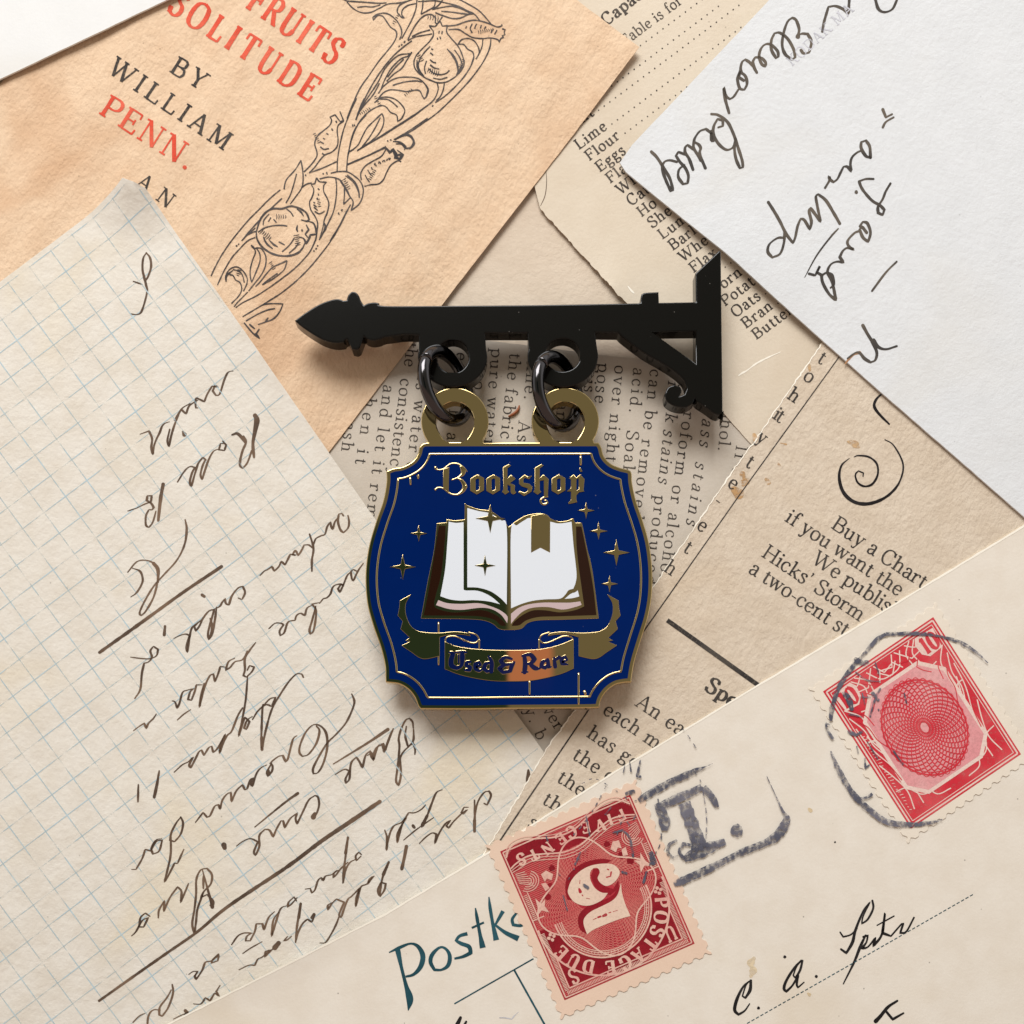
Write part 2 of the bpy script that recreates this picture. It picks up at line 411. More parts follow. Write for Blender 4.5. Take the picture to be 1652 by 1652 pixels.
# ---------------------------------------------------------------- sheets of paper
def g_und(x, y): return .012 * math.sin(.55 * x + .3 * y + 1) + .010 * math.sin(.33 * x - .62 * y)
def inside(p, poly):
    x, y = p; r = False; n = len(poly)
    for i in range(n):
        (x1, y1), (x2, y2) = poly[i], poly[(i + 1) % n]
        if (y1 > y) != (y2 > y) and x < (x2 - x1) * (y - y1) / (y2 - y1) + x1: r = not r
    return r
def sheet(name, poly, z, mat, thick=.012, extra=None, torn=(), tear=1.6, step=22, wob=.35, edge_mat=None):
    """poly in tenths of a millimetre; torn: indices of edges i->i+1 with a ragged outline."""
    out = []
    n = len(poly)
    for i in range(n):
        a, b = poly[i], poly[(i + 1) % n]; L = math.hypot(b[0] - a[0], b[1] - a[1])
        rag = i in torn; m = max(1, int(L / (3.5 if rag else 14)))
        nx, ny = -(b[1] - a[1]) / L, (b[0] - a[0]) / L
        for k in range(m):
            t = k / m; x, y = a[0] + (b[0] - a[0]) * t, a[1] + (b[1] - a[1]) * t
            amp = tear if rag else wob
            d = amp * (noise.noise(Vector((x * .09, y * .09, 3))) * 1.2 + noise.noise(Vector((x * .33, y * .33, 9))) * .8)
            if rag and random.random() < .05: d += random.uniform(-1, 1) * tear
            out.append((x + nx * d, y + ny * d))
    h = lambda x, y: z + g_und(x, y) + (extra(x, y) if extra else 0)
    xs = [p[0] for p in out]; ys = [p[1] for p in out]; pts = list(out)
    y = min(ys) + step / 2
    lim = lambda q: -420 < q[0] < 2080 and -420 < q[1] < 2080
    row = 0
    while y < max(ys):
        x = min(xs) + step / 2 + (row % 2) * step / 2
        while x < max(xs):
            if lim((x, y)) and inside((x, y), out):
                pts.append((x, y))
            x += step
        y += step; row += 1
    m = len(out)
    r = delaunay_2d_cdt([Vector(p) for p in pts], [(i, (i + 1) % m) for i in range(m)], [list(range(m))], 1, 1e-4)
    vs, es, fs = r[0], r[1], r[2]
    top = []
    for q in vs:
        x, y = W(q.x, q.y, z); top.append((x, y, h(x, y)))
    cnt = {}
    F = []
    for f in fs:
        a, b, c_ = [top[i] for i in f]
        if (b[0]-a[0])*(c_[1]-a[1]) - (b[1]-a[1])*(c_[0]-a[0]) < 0: f = list(reversed(f))
        F.append(list(f))
        for i in range(3):
            e = (f[i], f[(i + 1) % 3]); cnt[e] = 1
    V = list(top); faces = [tuple(f) for f in F]; nt_ = len(faces)
    nv = len(top); V += [(x, y, zz - thick) for x, y, zz in top]; faces += [tuple(nv + i for i in reversed(f)) for f in F]
    for (a, b) in cnt:
        if (b, a) not in cnt:
            k = len(V); V += [top[a], top[b], (top[b][0], top[b][1], top[b][2] - thick), (top[a][0], top[a][1], top[a][2] - thick)]
            faces.append((k + 1, k, k + 3, k + 2))
    cx, cy = W(min(max(sum(xs) / len(xs), 200), 1450), min(max(sum(ys) / len(ys), 200), 1450), z)
    o = link_mesh(name, V, faces, mat, origin=(cx, cy, z - thick))
    o.data.polygons.foreach_set('use_smooth', [i < nt_ for i in range(len(faces))])
    if edge_mat:
        o.data.materials.append(edge_mat)
        for i, p in enumerate(o.data.polygons):
            if i >= 2 * nt_: p.material_index = 1
    return {'obj': o, '_h': h, '_z': z, 'poly': out}

# ---------------------------------------------------------------- the table and the sheets
KRAFT = paper_mat('aged_board', srgb(218, 202, 182), srgb(201, 182, 160), srgb(188, 166, 142), grain=14, bump=.5, bumpd=.03, specks=.6)
CLIP = paper_mat('newsprint', srgb(203, 193, 179), srgb(188, 175, 158), srgb(178, 161, 142), grain=20, bump=.3, specks=.4)
TABLEP = paper_mat('yellowed_page', srgb(220, 207, 187), srgb(206, 190, 167), srgb(196, 176, 150), grain=20, bump=.3, specks=.45)
TITLEP = paper_mat('tan_laid_paper', srgb(228, 200, 169), srgb(213, 179, 145), srgb(204, 163, 126), grain=15, bump=.8, stretch=(1, .7, 1), rot=-.55, mottle=.55, stain_amt=.75, bumpd=.045, specks=.5)
LETTERP = paper_mat('cream_writing_paper', srgb(226, 220, 209), srgb(210, 200, 184), srgb(220, 206, 178), grain=11, bump=.55, bumpd=.03, mottle=.65, stain_amt=.6, specks=.5)
MAGP = paper_mat('rough_magazine_paper', srgb(216, 201, 181), srgb(199, 181, 158), srgb(212, 190, 162), grain=12, bump=.8, stretch=(1, .7, 1), rot=-.5, mottle=.55, stain_amt=.5, bumpd=.045, specks=.4)
ENVP = paper_mat('white_envelope_paper', srgb(221, 223, 224), srgb(209, 211, 212), srgb(212, 206, 193), grain=14, bump=.5, bumpd=.025, mottle=.4, stain_amt=.25, specks=.3)
POSTP = paper_mat('cream_card', srgb(230, 222, 209), srgb(220, 209, 193), srgb(217, 203, 180), grain=24, bump=.2, mottle=.65, stain_amt=.6, specks=.7)
WHITEP = paper_mat('white_card', srgb(228, 228, 226), srgb(220, 220, 218), srgb(216, 211, 200), grain=30, bump=.15, mottle=.5, stain_amt=.6)
STAMPP = paper_mat('stamp_paper', srgb(230, 203, 181), srgb(217, 186, 162), srgb(224, 198, 174), grain=30, bump=.08)
STAMPW = paper_mat('pale_stamp_paper', srgb(232, 222, 206), srgb(222, 208, 190), srgb(224, 208, 184), grain=30, bump=.08)
EDGE = paper_mat('cut_edge_and_lit_rim', srgb(250, 244, 230), srgb(244, 234, 214), srgb(240, 230, 208), grain=30, bump=.05)  # bare paper edges; also paints the bright lit line on the postcard's rim

m, nt, b = newmat('dark_wood')
wv = noi(nt, obj_coord(nt, (.25, 3, 1)), 1.2, 6, .6, 1.0)
nt.links.new(mixc(nt, wv, (.10, .055, .03), (.22, .13, .07)), b.inputs['Base Color']); b.inputs['Roughness'].default_value = .5
tv = [(-60, -45, -.09), (60, -45, -.09), (60, 45, -.09), (-60, 45, -.09), (-60, -45, -3), (60, -45, -3), (60, 45, -3), (-60, 45, -3)]
tb = link_mesh('table', tv, [(0, 1, 2, 3), (7, 6, 5, 4), (0, 4, 5, 1), (1, 5, 6, 2), (2, 6, 7, 3), (3, 7, 4, 0)], m)
tag(tb, kind='structure')

def corner_lift(u, v, r, amt):
    cx, cy = W(u, v)
    return lambda x, y: amt * max(0, 1 - math.hypot(x - cx, y - cy) / r) ** 2
def edge_lift(p, q, width, amt, mid, r):
    (x0, y0), (x1, y1), (mx, my) = W(*p), W(*q), W(*mid); L = math.hypot(x1 - x0, y1 - y0)
    def f(x, y):
        d = abs((x - x0) * (y1 - y0) - (y - y0) * (x1 - x0)) / L
        return amt * max(0, 1 - d / width) ** 2 * max(0, 1 - math.hypot(x - mx, y - my) / r) ** 1.0 if d < width else 0.0
    return f
def ridge(x, y):                                   # the title page was once rolled: shallow waves along its outer margin
    d = (x * .778 - y * .628)
    s = (x * .628 + y * .778)
    return .009 * math.sin(d * 4.6 + .9 * math.sin(s * .5)) * (.5 + .5 * math.sin(s * .6 + 1)) + .0045 * math.sin(d * 10.5 + s * .5 + math.sin(d * 3))

backing = sheet('backing_board', [(-160, -160), (1820, -160), (1820, 1820), (-160, 1820)], 0.0, KRAFT, .03)
clipping = sheet('newspaper_clipping', [(560, 521), (1264, 609), (1150, 1500), (450, 1300)], .045, CLIP, .008)
table_page = sheet('book_page', [(862, 298), (871, 336), (1000, 479), (1010, 488), (1212, 717), (1400, 930), (1990, 480), (1300, -400), (700, -120)], .062, TABLEP, .010, torn=(1, 2), extra=corner_lift(985, 470, .8, .045))
tl = corner_lift(1040, 90, 2.6, .10)
title_page = sheet('title_page', [(1030, 82), (302, 1024), (-307, 532), (421, -410)], .080, TITLEP, .010, extra=lambda x, y: ridge(x, y) + tl(x, y), step=9)
cl = corner_lift(222, 300, 1.1, .30)
le = edge_lift((237, 311), (861, 1190), .5, .05, (430, 590), 3.2)
letter = sheet('handwritten_letter', [(240, 313), (600, 830), (861, 1190), (1000, 1390), (100, 2000), (-500, 1250), (-200, 606), (205, 300)], .108, LETTERP, .009, extra=lambda x, y: cl(x, y) + le(x, y), step=13)
magazine = sheet('magazine_page', [(1400, 430), (1325, 553), (1218, 709), (1179, 763), (1107, 868), (1052, 947), (926, 1146), (886, 1200), (854, 1252), (822, 1307), (780, 1376), (760, 1420), (900, 1560), (1990, 1560), (1990, 430)],
                 .123, MAGP, .010, torn=range(1, 11), tear=1.5, extra=edge_lift((1320, 572), (1052, 947), .45, .035, (1180, 770), 2.6))
pe = edge_lift((274, 1649), (798, 1368), .5, .045, (480, 1545), 3.0)
pc = edge_lift((1258, 1085), (1335, 1200), .22, .022, (1300, 1140), .75)
postcard = sheet('postcard', [(1990, 645), (1700, 818), (1430, 981.6), (1225, 1103), (1020, 1227), (994, 1242.5), (798, 1368), (620, 1474.5), (450, 1561), (274.6, 1649), (-100, 1835), (500, 2060), (1990, 2060)], .150, POSTP, .022,
                 edge_mat=EDGE, extra=lambda x, y: pe(x, y) + pc(x, y))
el = corner_lift(1180, 420, 2.6, .05)
envelope = sheet('envelope', [(1000, 262), (1010, 277), (1169, 408), (1430, 640), (1800, 962), (2060, 660), (2060, -10), (1500, -270), (1241, 0), (1020, 233)], .175, ENVP, .030, extra=el)
white_card = sheet('white_card', [(368, -47), (-60, 154), (-160, -60), (268, -260)], .16, WHITEP, .03)

tag(backing['obj'], 'plain beige aged board lying under all the other papers', 'board')
tag(clipping['obj'], 'grey newsprint clipping with lines of print running downwards behind the blue sign', 'clipping')
tag(table_page['obj'], 'yellowed page listing lime, flour, eggs and oats, tucked under the white envelope', 'page')
tag(title_page['obj'], 'tan title page with red lettering and a drawn pomegranate vine', 'page')
tag(letter['obj'], 'cream blue-squared sheet covered with slanting brown handwriting, left of the sign', 'letter')
tag(magazine['obj'], 'torn beige magazine page with a thin rule and a pen spiral, right of the sign', 'page')
tag(postcard['obj'], 'cream postcard with teal lettering, red stamps and a grey postmark, along the bottom', 'postcard')
tag(envelope['obj'], 'white envelope with dark loose handwriting in the upper right corner', 'envelope')
tag(white_card['obj'], 'plain white card in the top left corner, resting on the tan title page', 'card')

INK_BLACK = ink_mat('printing_black', srgb(52, 48, 46), .35, srgb(78, 72, 66))
INK_SOFT = ink_mat('faded_printing_black', srgb(62, 56, 52), .35, srgb(92, 84, 76))
INK_RED = ink_mat('printing_red', srgb(214, 74, 50), .30, srgb(226, 104, 78))
INK_ORN = ink_mat('drawing_black', srgb(62, 58, 58), .35, srgb(86, 80, 78))
INK_BROWN = ink_mat('iron_gall_ink', srgb(80, 63, 50), .25, srgb(122, 98, 78), 14)
INK_DARK = ink_mat('pen_ink', srgb(66, 62, 58), .12, srgb(104, 94, 82), 14)
INK_BLUE = ink_mat('pale_blue_ruling', srgb(180, 201, 208), .95, srgb(192, 206, 207), 3.5, lo=.34, hi=.66)
INK_TEAL = ink_mat('teal_printing', srgb(24, 68, 78), .12)
INK_JET = ink_mat('black_pen_ink', srgb(24, 20, 20), .05)
INK_GREY = ink_mat('grey_violet_stamp_ink', srgb(82, 83, 96), .8, srgb(116, 114, 124), 15, lo=.42, hi=.66)
INK_FAINT = ink_mat('faint_grey_stamp', srgb(176, 176, 182), .8, None, 20)

# ---------------------------------------------------------------- title page: lettering and drawn vine
K4 = 410 / 1652
ink = Ink()
def zt(x, y): return (220 + x * K4, y * K4)
text(ink, 'FRUITS', zt(705, 52), zt(1275, 432), 43, bold=1.2, thin=1.4, widen=.72)
text(ink, 'OF', zt(-40 + 500, -110), ang=33, size=43, bold=1.2, thin=1.4, widen=.72)
text(ink, 'SOLITUDE', zt(196, 68), zt(1128, 672), 42, bold=1.2, thin=1.4, widen=.74)
text(ink, 'PENN.', zt(-250, 735), zt(330, 1108), 37, bold=1.15, thin=1.25)
ink.build('red_word', INK_RED, title_page, eps=.0045)
ink = Ink()
text(ink, 'BY', zt(208, 462), zt(420, 596), 30, bold=1.1, thin=1.3)
text(ink, 'WILLIAM', zt(-190, 470), zt(572, 985), 31, bold=1.05, thin=1.3)
text(ink, 'JORDAN', zt(-360, 1000), zt(205, 1368), 25, bold=1.05, thin=1.3) if False else text(ink, 'AN', zt(-8, 1200), zt(205, 1358), 25, bold=1.05, thin=1.3)
ink.build('black_word', INK_BLACK, title_page, eps=.0045)

ink = Ink(); kO1, kO2 = 270 / 1652, 230 / 1652
o1 = '''0,1180 60,1030 130,880 220,750 310,620 400,510 460,430 490,360 480,310 430,275 390,220 350,170 300,165 260,210 255,180 300,150 370,140 430,160 490,210 530,280 540,340 520,400;
540,390 600,280 650,180 680,90 690,0 695,-60;730,150 745,80 750,0 752,-60;730,150 800,110 860,70 870,0 868,-50;840,100 900,60 945,0 960,-40;
0,30 60,90 140,130 230,130 320,90 400,50 500,40 590,20 660,-10;0,20 100,25 200,30 330,40 390,35;100,80 180,70 250,75 330,55;0,20 -60,-10;
590,20 520,60 495,120 530,170 565,185 540,150 550,100 600,60 680,40;700,20 750,20 870,15 960,30 1080,60 1180,110 1260,150 1310,210;1000,-50 1110,0 1200,50 1300,110 1370,180 1420,240;
840,100 930,80 1030,65 1120,90 1200,130 1250,140;870,130 950,160 1040,190 1120,185 1200,150 1250,140;930,115 1030,125 1120,140 1200,150;
600,400 650,300 710,210 770,160 830,150 870,180 870,230 890,240 920,200 940,170;850,310 810,260 870,265 890,240 920,215 940,265 990,260 980,310;
850,310 850,360 810,420 740,490 680,560 660,630 680,700 750,765 820,800 900,825 980,815 1060,770 1120,710 1155,640 1140,560 1100,470 1030,390 990,340 980,310;
820,465 760,530 715,600 705,670 740,750;785,610 765,680 775,740;1060,500 1110,570 1135,640;810,690 850,730 920,745 980,730 1010,700;850,780 920,790 990,770;820,600 850,625 880,630;820,650 860,680 910,690;
640,370 720,330 820,300;600,410 680,370 840,340;90,1190 150,1040 230,880 330,720 450,570 560,470 640,410;
990,265 1080,255 1160,225 1250,205 1330,215 1410,240 1480,270 1530,260 1525,245;1000,300 1100,300 1170,340 1240,375 1330,385 1420,380 1490,400 1500,425 1520,385 1545,380;1530,290 1560,300 1550,330 1560,350 1530,360 1545,380;
1235,240 1215,290 1235,330;1280,240 1265,265 1260,290;1325,250 1315,285;1370,265 1355,290;1480,300 1455,345;1440,290 1420,330;1180,265 1170,290;
1095,445 1130,400 1190,385 1250,405 1290,460 1305,520 1290,560;1095,445 1150,445 1190,490 1240,520 1250,580 1230,640;
1420,380 1410,470 1370,570 1310,670 1220,790 1130,890 1000,1020 880,1130 740,1230 620,1310 470,1390;1340,390 1330,470 1290,560 1270,590;1250,570 1220,660 1150,770 1050,880 960,960 870,1020;
890,830 900,880 880,950 840,1010 740,1090 620,1180 480,1270 340,1360 200,1440 100,1500;960,830 950,890 920,960 880,1000;
640,520 600,560 530,590 440,680 370,800 340,880;640,520 590,600 540,680 460,740 390,810;560,590 470,680 400,770;100,1150 180,1010 300,830 380,680 500,560 620,535;
310,930 350,870 420,810 500,775 600,770 700,785 760,830 795,890 790,950 760,985 740,950 720,910 680,900 590,915 500,900 420,895 350,930 290,1010;450,850 560,820 680,810 740,820;
270,1020 340,970 420,970 490,1000 550,1060 570,1110 540,1180 500,1210 490,1150 430,1120 390,1070 340,1050 260,1080 180,1140 110,1230 60,1340 30,1440 15,1530;320,985 400,990 460,1030 500,1070;
40,1500 110,1440 150,1360 200,1270 280,1190 345,1130 365,1190 350,1270 300,1350 220,1420 110,1490;330,1170 280,1270 220,1370 150,1460;100,1140 160,1060 260,940 320,830;0,1640 120,1590 250,1530 380,1470;
510,475 520,460;535,460 545,445;560,430 575,415;910,310 905,340;940,315 935,345;915,370 925,395;890,380 895,400;830,490 850,500;820,530 850,555;840,1060 850,1045;400,1395 405,1410;430,1385 435,1400;
270,1640 280,1620;310,1625 320,1600;350,1610 360,1590;390,1595 400,1575;420,1585 428,1565'''
o1h = '985,490 1040,550 1080,620 1095,700 1080,740;470,1390 540,1350 610,1340 650,1380 650,1430;480,1430 540,1430 580,1470 630,1460 650,1420;380,1470 420,1520 460,1480 490,1540 540,1530 520,1580 480,1550 450,1500;690,600 700,690 760,765;1140,640 1110,700 1075,750;780,845 800,900 780,960;1200,140 1250,145'
o2 = '''635,150 680,260 640,270 580,190 520,215 540,250 520,310 450,370 380,430 345,520 370,620 365,680 300,770 220,850;680,265 620,310 605,380 615,480 600,560 540,620 460,655 400,720 340,800 280,860;430,635 460,655;410,560 450,590 510,580;415,505 450,525;440,460 465,475;480,405 505,420;540,350 555,375;590,260 600,285;
605,850 610,700 640,520 680,360 740,200 830,0;715,860 725,700 750,560 790,400 860,280 940,190;820,250 860,130 920,0;720,770 860,710 1000,650 1170,560;280,860 420,810 600,730;740,620 800,590;840,605 950,540 1130,430 1300,320 1500,190 1652,80;1260,480 1400,400 1652,230;
530,865 620,850 720,855 800,900 870,960 905,1040 900,1130 860,1220 790,1280 765,1300 790,1200 740,1120 690,1030 650,960 590,925 500,910 400,930;720,890 800,960 850,1050 860,1150;
885,950 880,870 930,790 1020,730 1120,670 1170,590;920,1020 990,1000 1080,990 1140,940 1180,850 1230,770 1310,720 1345,735;960,830 975,860 1000,890;930,890 950,930 980,970;1000,800 1015,830;1050,770 1060,790;1100,740 1110,760;1150,715 1160,740;1200,690 1210,715;
590,930 600,1040 590,1180 560,1320 500,1450 410,1620;690,1030 690,1130 680,1230 760,1150;760,1230 690,1360 620,1490 520,1652;
365,915 345,985 300,990 330,1040 330,1090 310,1150 285,1200 300,1290 350,1370 380,1450 370,1560 355,1650;365,915 400,960 480,970 450,1010 450,1080 490,1160 510,1230 490,1330 460,1400 440,1500 400,1640;345,1310 400,1340 460,1310;330,1200 350,1215;335,1260 380,1300;330,1230 370,1260;370,1150 380,1170;385,1100 390,1125;380,1040 400,1060;
185,715 120,820 30,920 0,980 -10,1050;185,715 205,830 210,950 190,1040 120,1140 60,1220;135,870 100,1000 60,1120 10,1210;190,1030 250,990 310,975;440,860 445,880;480,850 490,880;235,880 245,900;620,1330 630,1350;650,1290 665,1310;780,300 790,330;800,300 810,320'''
o2h = '1170,570 1220,620 1250,590 1290,640 1270,690 1340,700 1370,650 1300,600;1250,500 1330,510 1400,560 1380,600;1380,420 1450,440 1490,490 1490,540 1440,590;700,900 800,970 850,1070 865,1150;450,1430 470,1500 430,1580;640,960 700,1040 750,1130'
o3 = '''880,120 760,220 640,340 520,460 400,600 290,740 190,890 120,1020 75,1115;900,220 800,310 700,400 620,490 520,600 430,710;590,670 500,710 400,810 320,900 240,1030 190,1130 150,1220;
620,610 700,560 800,535 900,530 960,540;950,340 1000,380 1030,430;750,400 690,470 680,530;800,460 835,500;740,490 770,440;860,720 930,760;900,840 970,780 1020,720 1040,680;980,860 1060,790 1090,740;480,650 560,610 600,600;440,700 500,640 590,560;
540,760 590,830 560,920 530,1030 530,1120 545,1190 600,1060 640,950 640,860 600,790;600,790 660,800 710,890 705,1000 660,1100 590,1190 510,1290;250,1180 245,1120 290,1040 370,1010 440,1050 490,1130 490,1200 450,1290;290,1100 330,1110 360,1160 410,1190 430,1270 390,1350 310,1430;330,1040 400,1060 440,1110 460,1190;
960,945 880,980 790,1020 720,1090 650,1180 590,1240;960,945 930,1040 870,1100 770,1170 670,1220;850,1090 760,1150 680,1210;1300,640 1290,700 1230,830 1150,930 1040,1040 900,1150 760,1250 600,1350 450,1420 360,1480;1650,370 1580,520 1480,690 1370,840 1230,1010 1070,1170 900,1310 730,1420 580,1510 440,1590;
500,1300 430,1370 380,1420 340,1470;660,1460 760,1440 910,1440 870,1530 800,1610 700,1652 620,1680;480,1640 620,1560 740,1510 820,1495;365,775 380,760;390,755 400,740;1265,840 1275,825;1290,815 1300,795;1310,780 1315,765;1550,410 1560,390;1590,370 1600,350'''
o3h = '600,610 640,480 700,390 790,340 900,340 1000,310 1100,335 1180,390 1215,470 1190,490 1120,470;600,610 610,690 660,770 750,840 850,880 970,890 1080,860 1140,800 1165,740;1190,490 1260,510 1290,570 1300,640 1230,650 1210,700 1180,750 1150,690 1090,670;1180,530 1210,590 1170,640 1200,680;1070,340 1120,380 1150,430;680,660 720,740 790,800;750,700 800,750 850,780;1080,530 1070,580 1085,610;1130,580 1135,610;540,760 580,800 600,790;250,1180 260,1110 330,1050;700,1652 740,1600'
ink.strokes(P(o1, 560, 0, kO1, 2.15), wob=.35, caps=False); ink.strokes(P(o1h, 560, 0, kO1, 3.5), wob=.3, taper=.6, caps=False)
ink.strokes(P(o2, 460, 160, kO2, 2.15), wob=.35, caps=False); ink.strokes(P(o2h, 460, 160, kO2, 3.5), wob=.3, taper=.6, caps=False)
ink.strokes(P(o3, 330, 290, kO2, 2.15), wob=.35, caps=False); ink.strokes(P(o3h, 330, 290, kO2, 3.2), wob=.3, taper=.5, caps=False)
ink.strokes(P('735,900 770,930 745,910;800,930 780,960 800,990 770,960;700,890 760,960 800,990', 220, 300, K4, 2.6), wob=.3, caps=False)
hs = random.Random(5)
def hatch(cx, cy, ang_, n, ln_, gap_):
    a = math.radians(ang_)
    for q in range(n):
        o = (q - n / 2) * gap_; x, y = cx + o * math.cos(a), cy + o * math.sin(a); l = ln_ * hs.uniform(.6, 1.1)
        ink.strokes([[(x - l / 2 * math.sin(a), y + l / 2 * math.cos(a), .9), (x + 1, y, 1.5), (x + l / 2 * math.sin(a), y - l / 2 * math.cos(a), .9)]], caps=False)
for h_ in ((700, 118, 20, 6, 9, 3.4), (678, 95, 60, 5, 8, 3.2), (745, 105, 110, 5, 8, 3), (700, 30, 5, 5, 10, 4), (640, 30, -60, 6, 6, 3.5), (430, 380, 40, 6, 10, 3.4), (480, 390, 80, 6, 9, 3.2), (455, 350, 0, 5, 8, 3.6), (512, 225, 60, 6, 7, 3.2),
           (600, 285, 120, 6, 7, 3.2), (515, 330, 80, 5, 6, 3), (560, 300, 60, 6, 8, 3.4), (590, 180, -30, 6, 5, 3.4), (660, 150, -40, 5, 5, 3.4), (385, 440, 110, 5, 7, 3), (440, 430, 60, 5, 6, 3), (785, 50, -10, 8, 7, 3.4), (610, 165, 60, 6, 5, 3.2)):
    hatch(*h_)
ink.build('vine_drawing', INK_ORN, title_page, eps=.0045)

# ---------------------------------------------------------------- yellowed page: table of capacities
ink = Ink(); A = math.radians(-36.8)
words = ['', '', '', 'Wheat', 'Lime', 'Flour', 'Eggs', 'Flaxseed', 'Wheat', 'Corn', 'Hogs', 'Sheep', 'Lumber', 'Barley', 'Wheat', 'Flax', 'Rye', 'Corn', 'Potatoes', 'Oats', 'Bran', 'Butter']
words[9] = 'Cattle'
sx0, sy0, stx, sty = 934, 242, 16.85, 18.0
hid = {3: 'ent', 10: 'Ho', 11: 'She', 12: 'Lum', 13: 'Barl', 14: 'Whea', 18: 'Potat', 7: 'Fla', 8: 'Whe', 9: 'Cat', 16: 'Oil', 17: 'Corn'}
for i in range(-7, 18):
    k = i + 4; x0, y0 = sx0 + stx * i, sy0 + sty * i
    w = hid.get(k, words[k]) if 0 <= k < 22 else ''
    if k == 3: x0, y0 = 930, 207
    ink.mark()
    adv = text(ink, w, (x0, y0), size=17.5, ang=-36.8, bold=1.15, thin=1.4, track=1.7, widen=1.05) if w else 0
    if i < -3: adv = 60
    d = adv + 8
    while d < 330:
        u, v = x0 + d * math.cos(A) + 2 * math.sin(A), y0 + d * math.sin(A) - 2 * math.cos(A)
        if v < -160 or (k < 3 and d < 50): d += 11.3; continue
        if not (i < -3 and v < 55 and u < 1078): ink.dot(u, v, 1.35, 7)
        d += 11.3
text(ink, 'Capacity', (978, 42), ang=-38, size=19, bold=1.5, thin=1.5, track=1.6, widen=1.08)
text(ink, 'Table is for', (1007, 75), ang=-36.5, size=17, bold=.95, thin=1.15, track=1.0)
ink.build('printed_line', INK_SOFT, table_page)
ink = Ink(); ink.strokes(P('1050,1110,3 1055,1180,4 1045,1270,5 1015,1340,3', 620, 0, K4)); ink.build('crease', INK_BROWN, table_page)

# ---------------------------------------------------------------- newsprint clipping
ink = Ink()
def z1(x, y): return (460 + x / 4.029, 400 + y / 4.029)
def z2(x, y): return (800 + x / 4.029, 400 + y / 4.029)
SZ = 19.5
kw = dict(size=SZ, bold=.82, thin=.95, widen=1.12)
text(ink, 'wash', z1(402, 1030), z1(362, 1320), **kw)
text(ink, 'then it', z1(530, 900), z1(455, 1400), **kw)
text(ink, 'and let it rem', z1(640, 885), z1(523, 1760), **kw)
text(ink, 'the', z1(790, 610), z1(772, 770), **kw)
text(ink, 'consistency', z1(752, 845), z1(672, 1480), **kw)
text(ink, 'is water e', z1(860, 830), z1(785, 1440), **kw)
text(ink, 'with a', z1(1085, 820), z1(1050, 1250), **kw)
text(ink, 'res', z1(1130, 600), z1(1095, 800), **kw)
text(ink, 'so', z1(1235, 800), z1(1225, 920), **kw)
text(ink, 'pure water', z1(1342, 650), z1(1292, 1290), **kw)
text(ink, 'the fabric', z2(92, 680), z2(28, 1240), **kw)
text(ink, 'tine.', z2(205, 720), z2(182, 985), **kw)
text(ink, 'As', z2(148, 1120), z2(138, 1260), **kw)
text(ink, 'and c', z2(400, 1000), z2(374, 1300), **kw)
text(ink, 'this,', z2(590, 740), z2(568, 970), **kw)
text(ink, 'pose.', z2(668, 745), z2(636, 1050), **kw)
text(ink, 'over night', z2(775, 760), z2(712, 1390), **kw)
text(ink, 'acid.  Soak.', z2(895, 775), z2(818, 1520), **kw)
text(ink, 'can be removed by', z2(1005, 785), z2(860, 1960), **kw)
text(ink, 'ink', z2(1120, 860), z2(1100, 1130), ital=.22, **kw); text(ink, 'stains', z2(1092, 1175), z2(1054, 1530), ital=.22, **kw); text(ink, 'produced,', z2(1034, 1606), z2(962, 2230), **kw)
text(ink, 'chloroform or alcohol', z2(1258, 800), z2(1060, 2150), **kw)
text(ink, 'grass', z2(1360, 960), z2(1322, 1290), ital=.22, **kw); text(ink, 'stains', z2(1300, 1385), z2(1235, 1800), ital=.22, **kw)
text(ink, 'alcohol.', z2(1492, 880), z2(1442, 1320), **kw)
text(ink, 'If a', z2(1562, 1280), z2(1530, 1480), **kw)
def z5(x, y): return (780 + x / 4.029, 900 + y / 4.029)
text(ink, 'y. b', z5(262, 985), z5(352, 1190), **kw); text(ink, 'ver', z5(380, 985), z5(470, 1130), **kw)
ink.build('printed_line', INK_SOFT, clipping)

# ---------------------------------------------------------------- magazine page
ink = Ink(); kw = dict(size=24.5, bold=.92, thin=1.05, widen=1.05)
def m1(x, y): return (1020 + x * K4, 560 + y * K4)
def m2(x, y): return (780 + x / 4.029, 900 + y / 4.029)
def m3(x, y): return (1020 + x * K4, 860 + y * K4)
text(ink, 'Buy a Chart', m1(1285, 1172), ang=33.6, track=.35, **kw)
text(ink, 'if you want the', m1(985, 1128), ang=33.6, track=.35, **kw)
text(ink, 'We publish', m1(1160, 1400), ang=33.6, track=.35, **kw)
text(ink, "Hicks' Storm and", m1(832, 1358), ang=33.6, track=.35, **kw)
text(ink, 'a two-cent stamp', m1(748, 1462), ang=33.6, track=.35, **kw)
text(ink, 'Special', m3(462, 1015), ang=33.5, bold=1.5, thin=1.45, size=25, track=1.5, widen=1.05)
text(ink, 'An early', m3(10, 1118), ang=34, size=24, bold=.92, thin=1.05, track=1.9, widen=1.05)
text(ink, 'each month', m2(768, 1008), ang=34.5, size=23.5, bold=.92, thin=1.05, track=1.5, widen=1.05)
text(ink, 'has gone', m2(664, 1160), ang=34, size=23.5, bold=.92, thin=1.05, track=1.9, widen=1.05)
text(ink, 'the c', m2(570, 1300), ang=33.5, size=23.5, bold=.92, thin=1.05, track=1.9, widen=1.05)
text(ink, 'the', m2(470, 1448), ang=33, size=23.5, bold=.92, thin=1.05, track=1.9, widen=1.05)
text(ink, 'the', m2(375, 1590), ang=33, size=23.5, bold=.92, thin=1.05, track=1.9, widen=1.05)
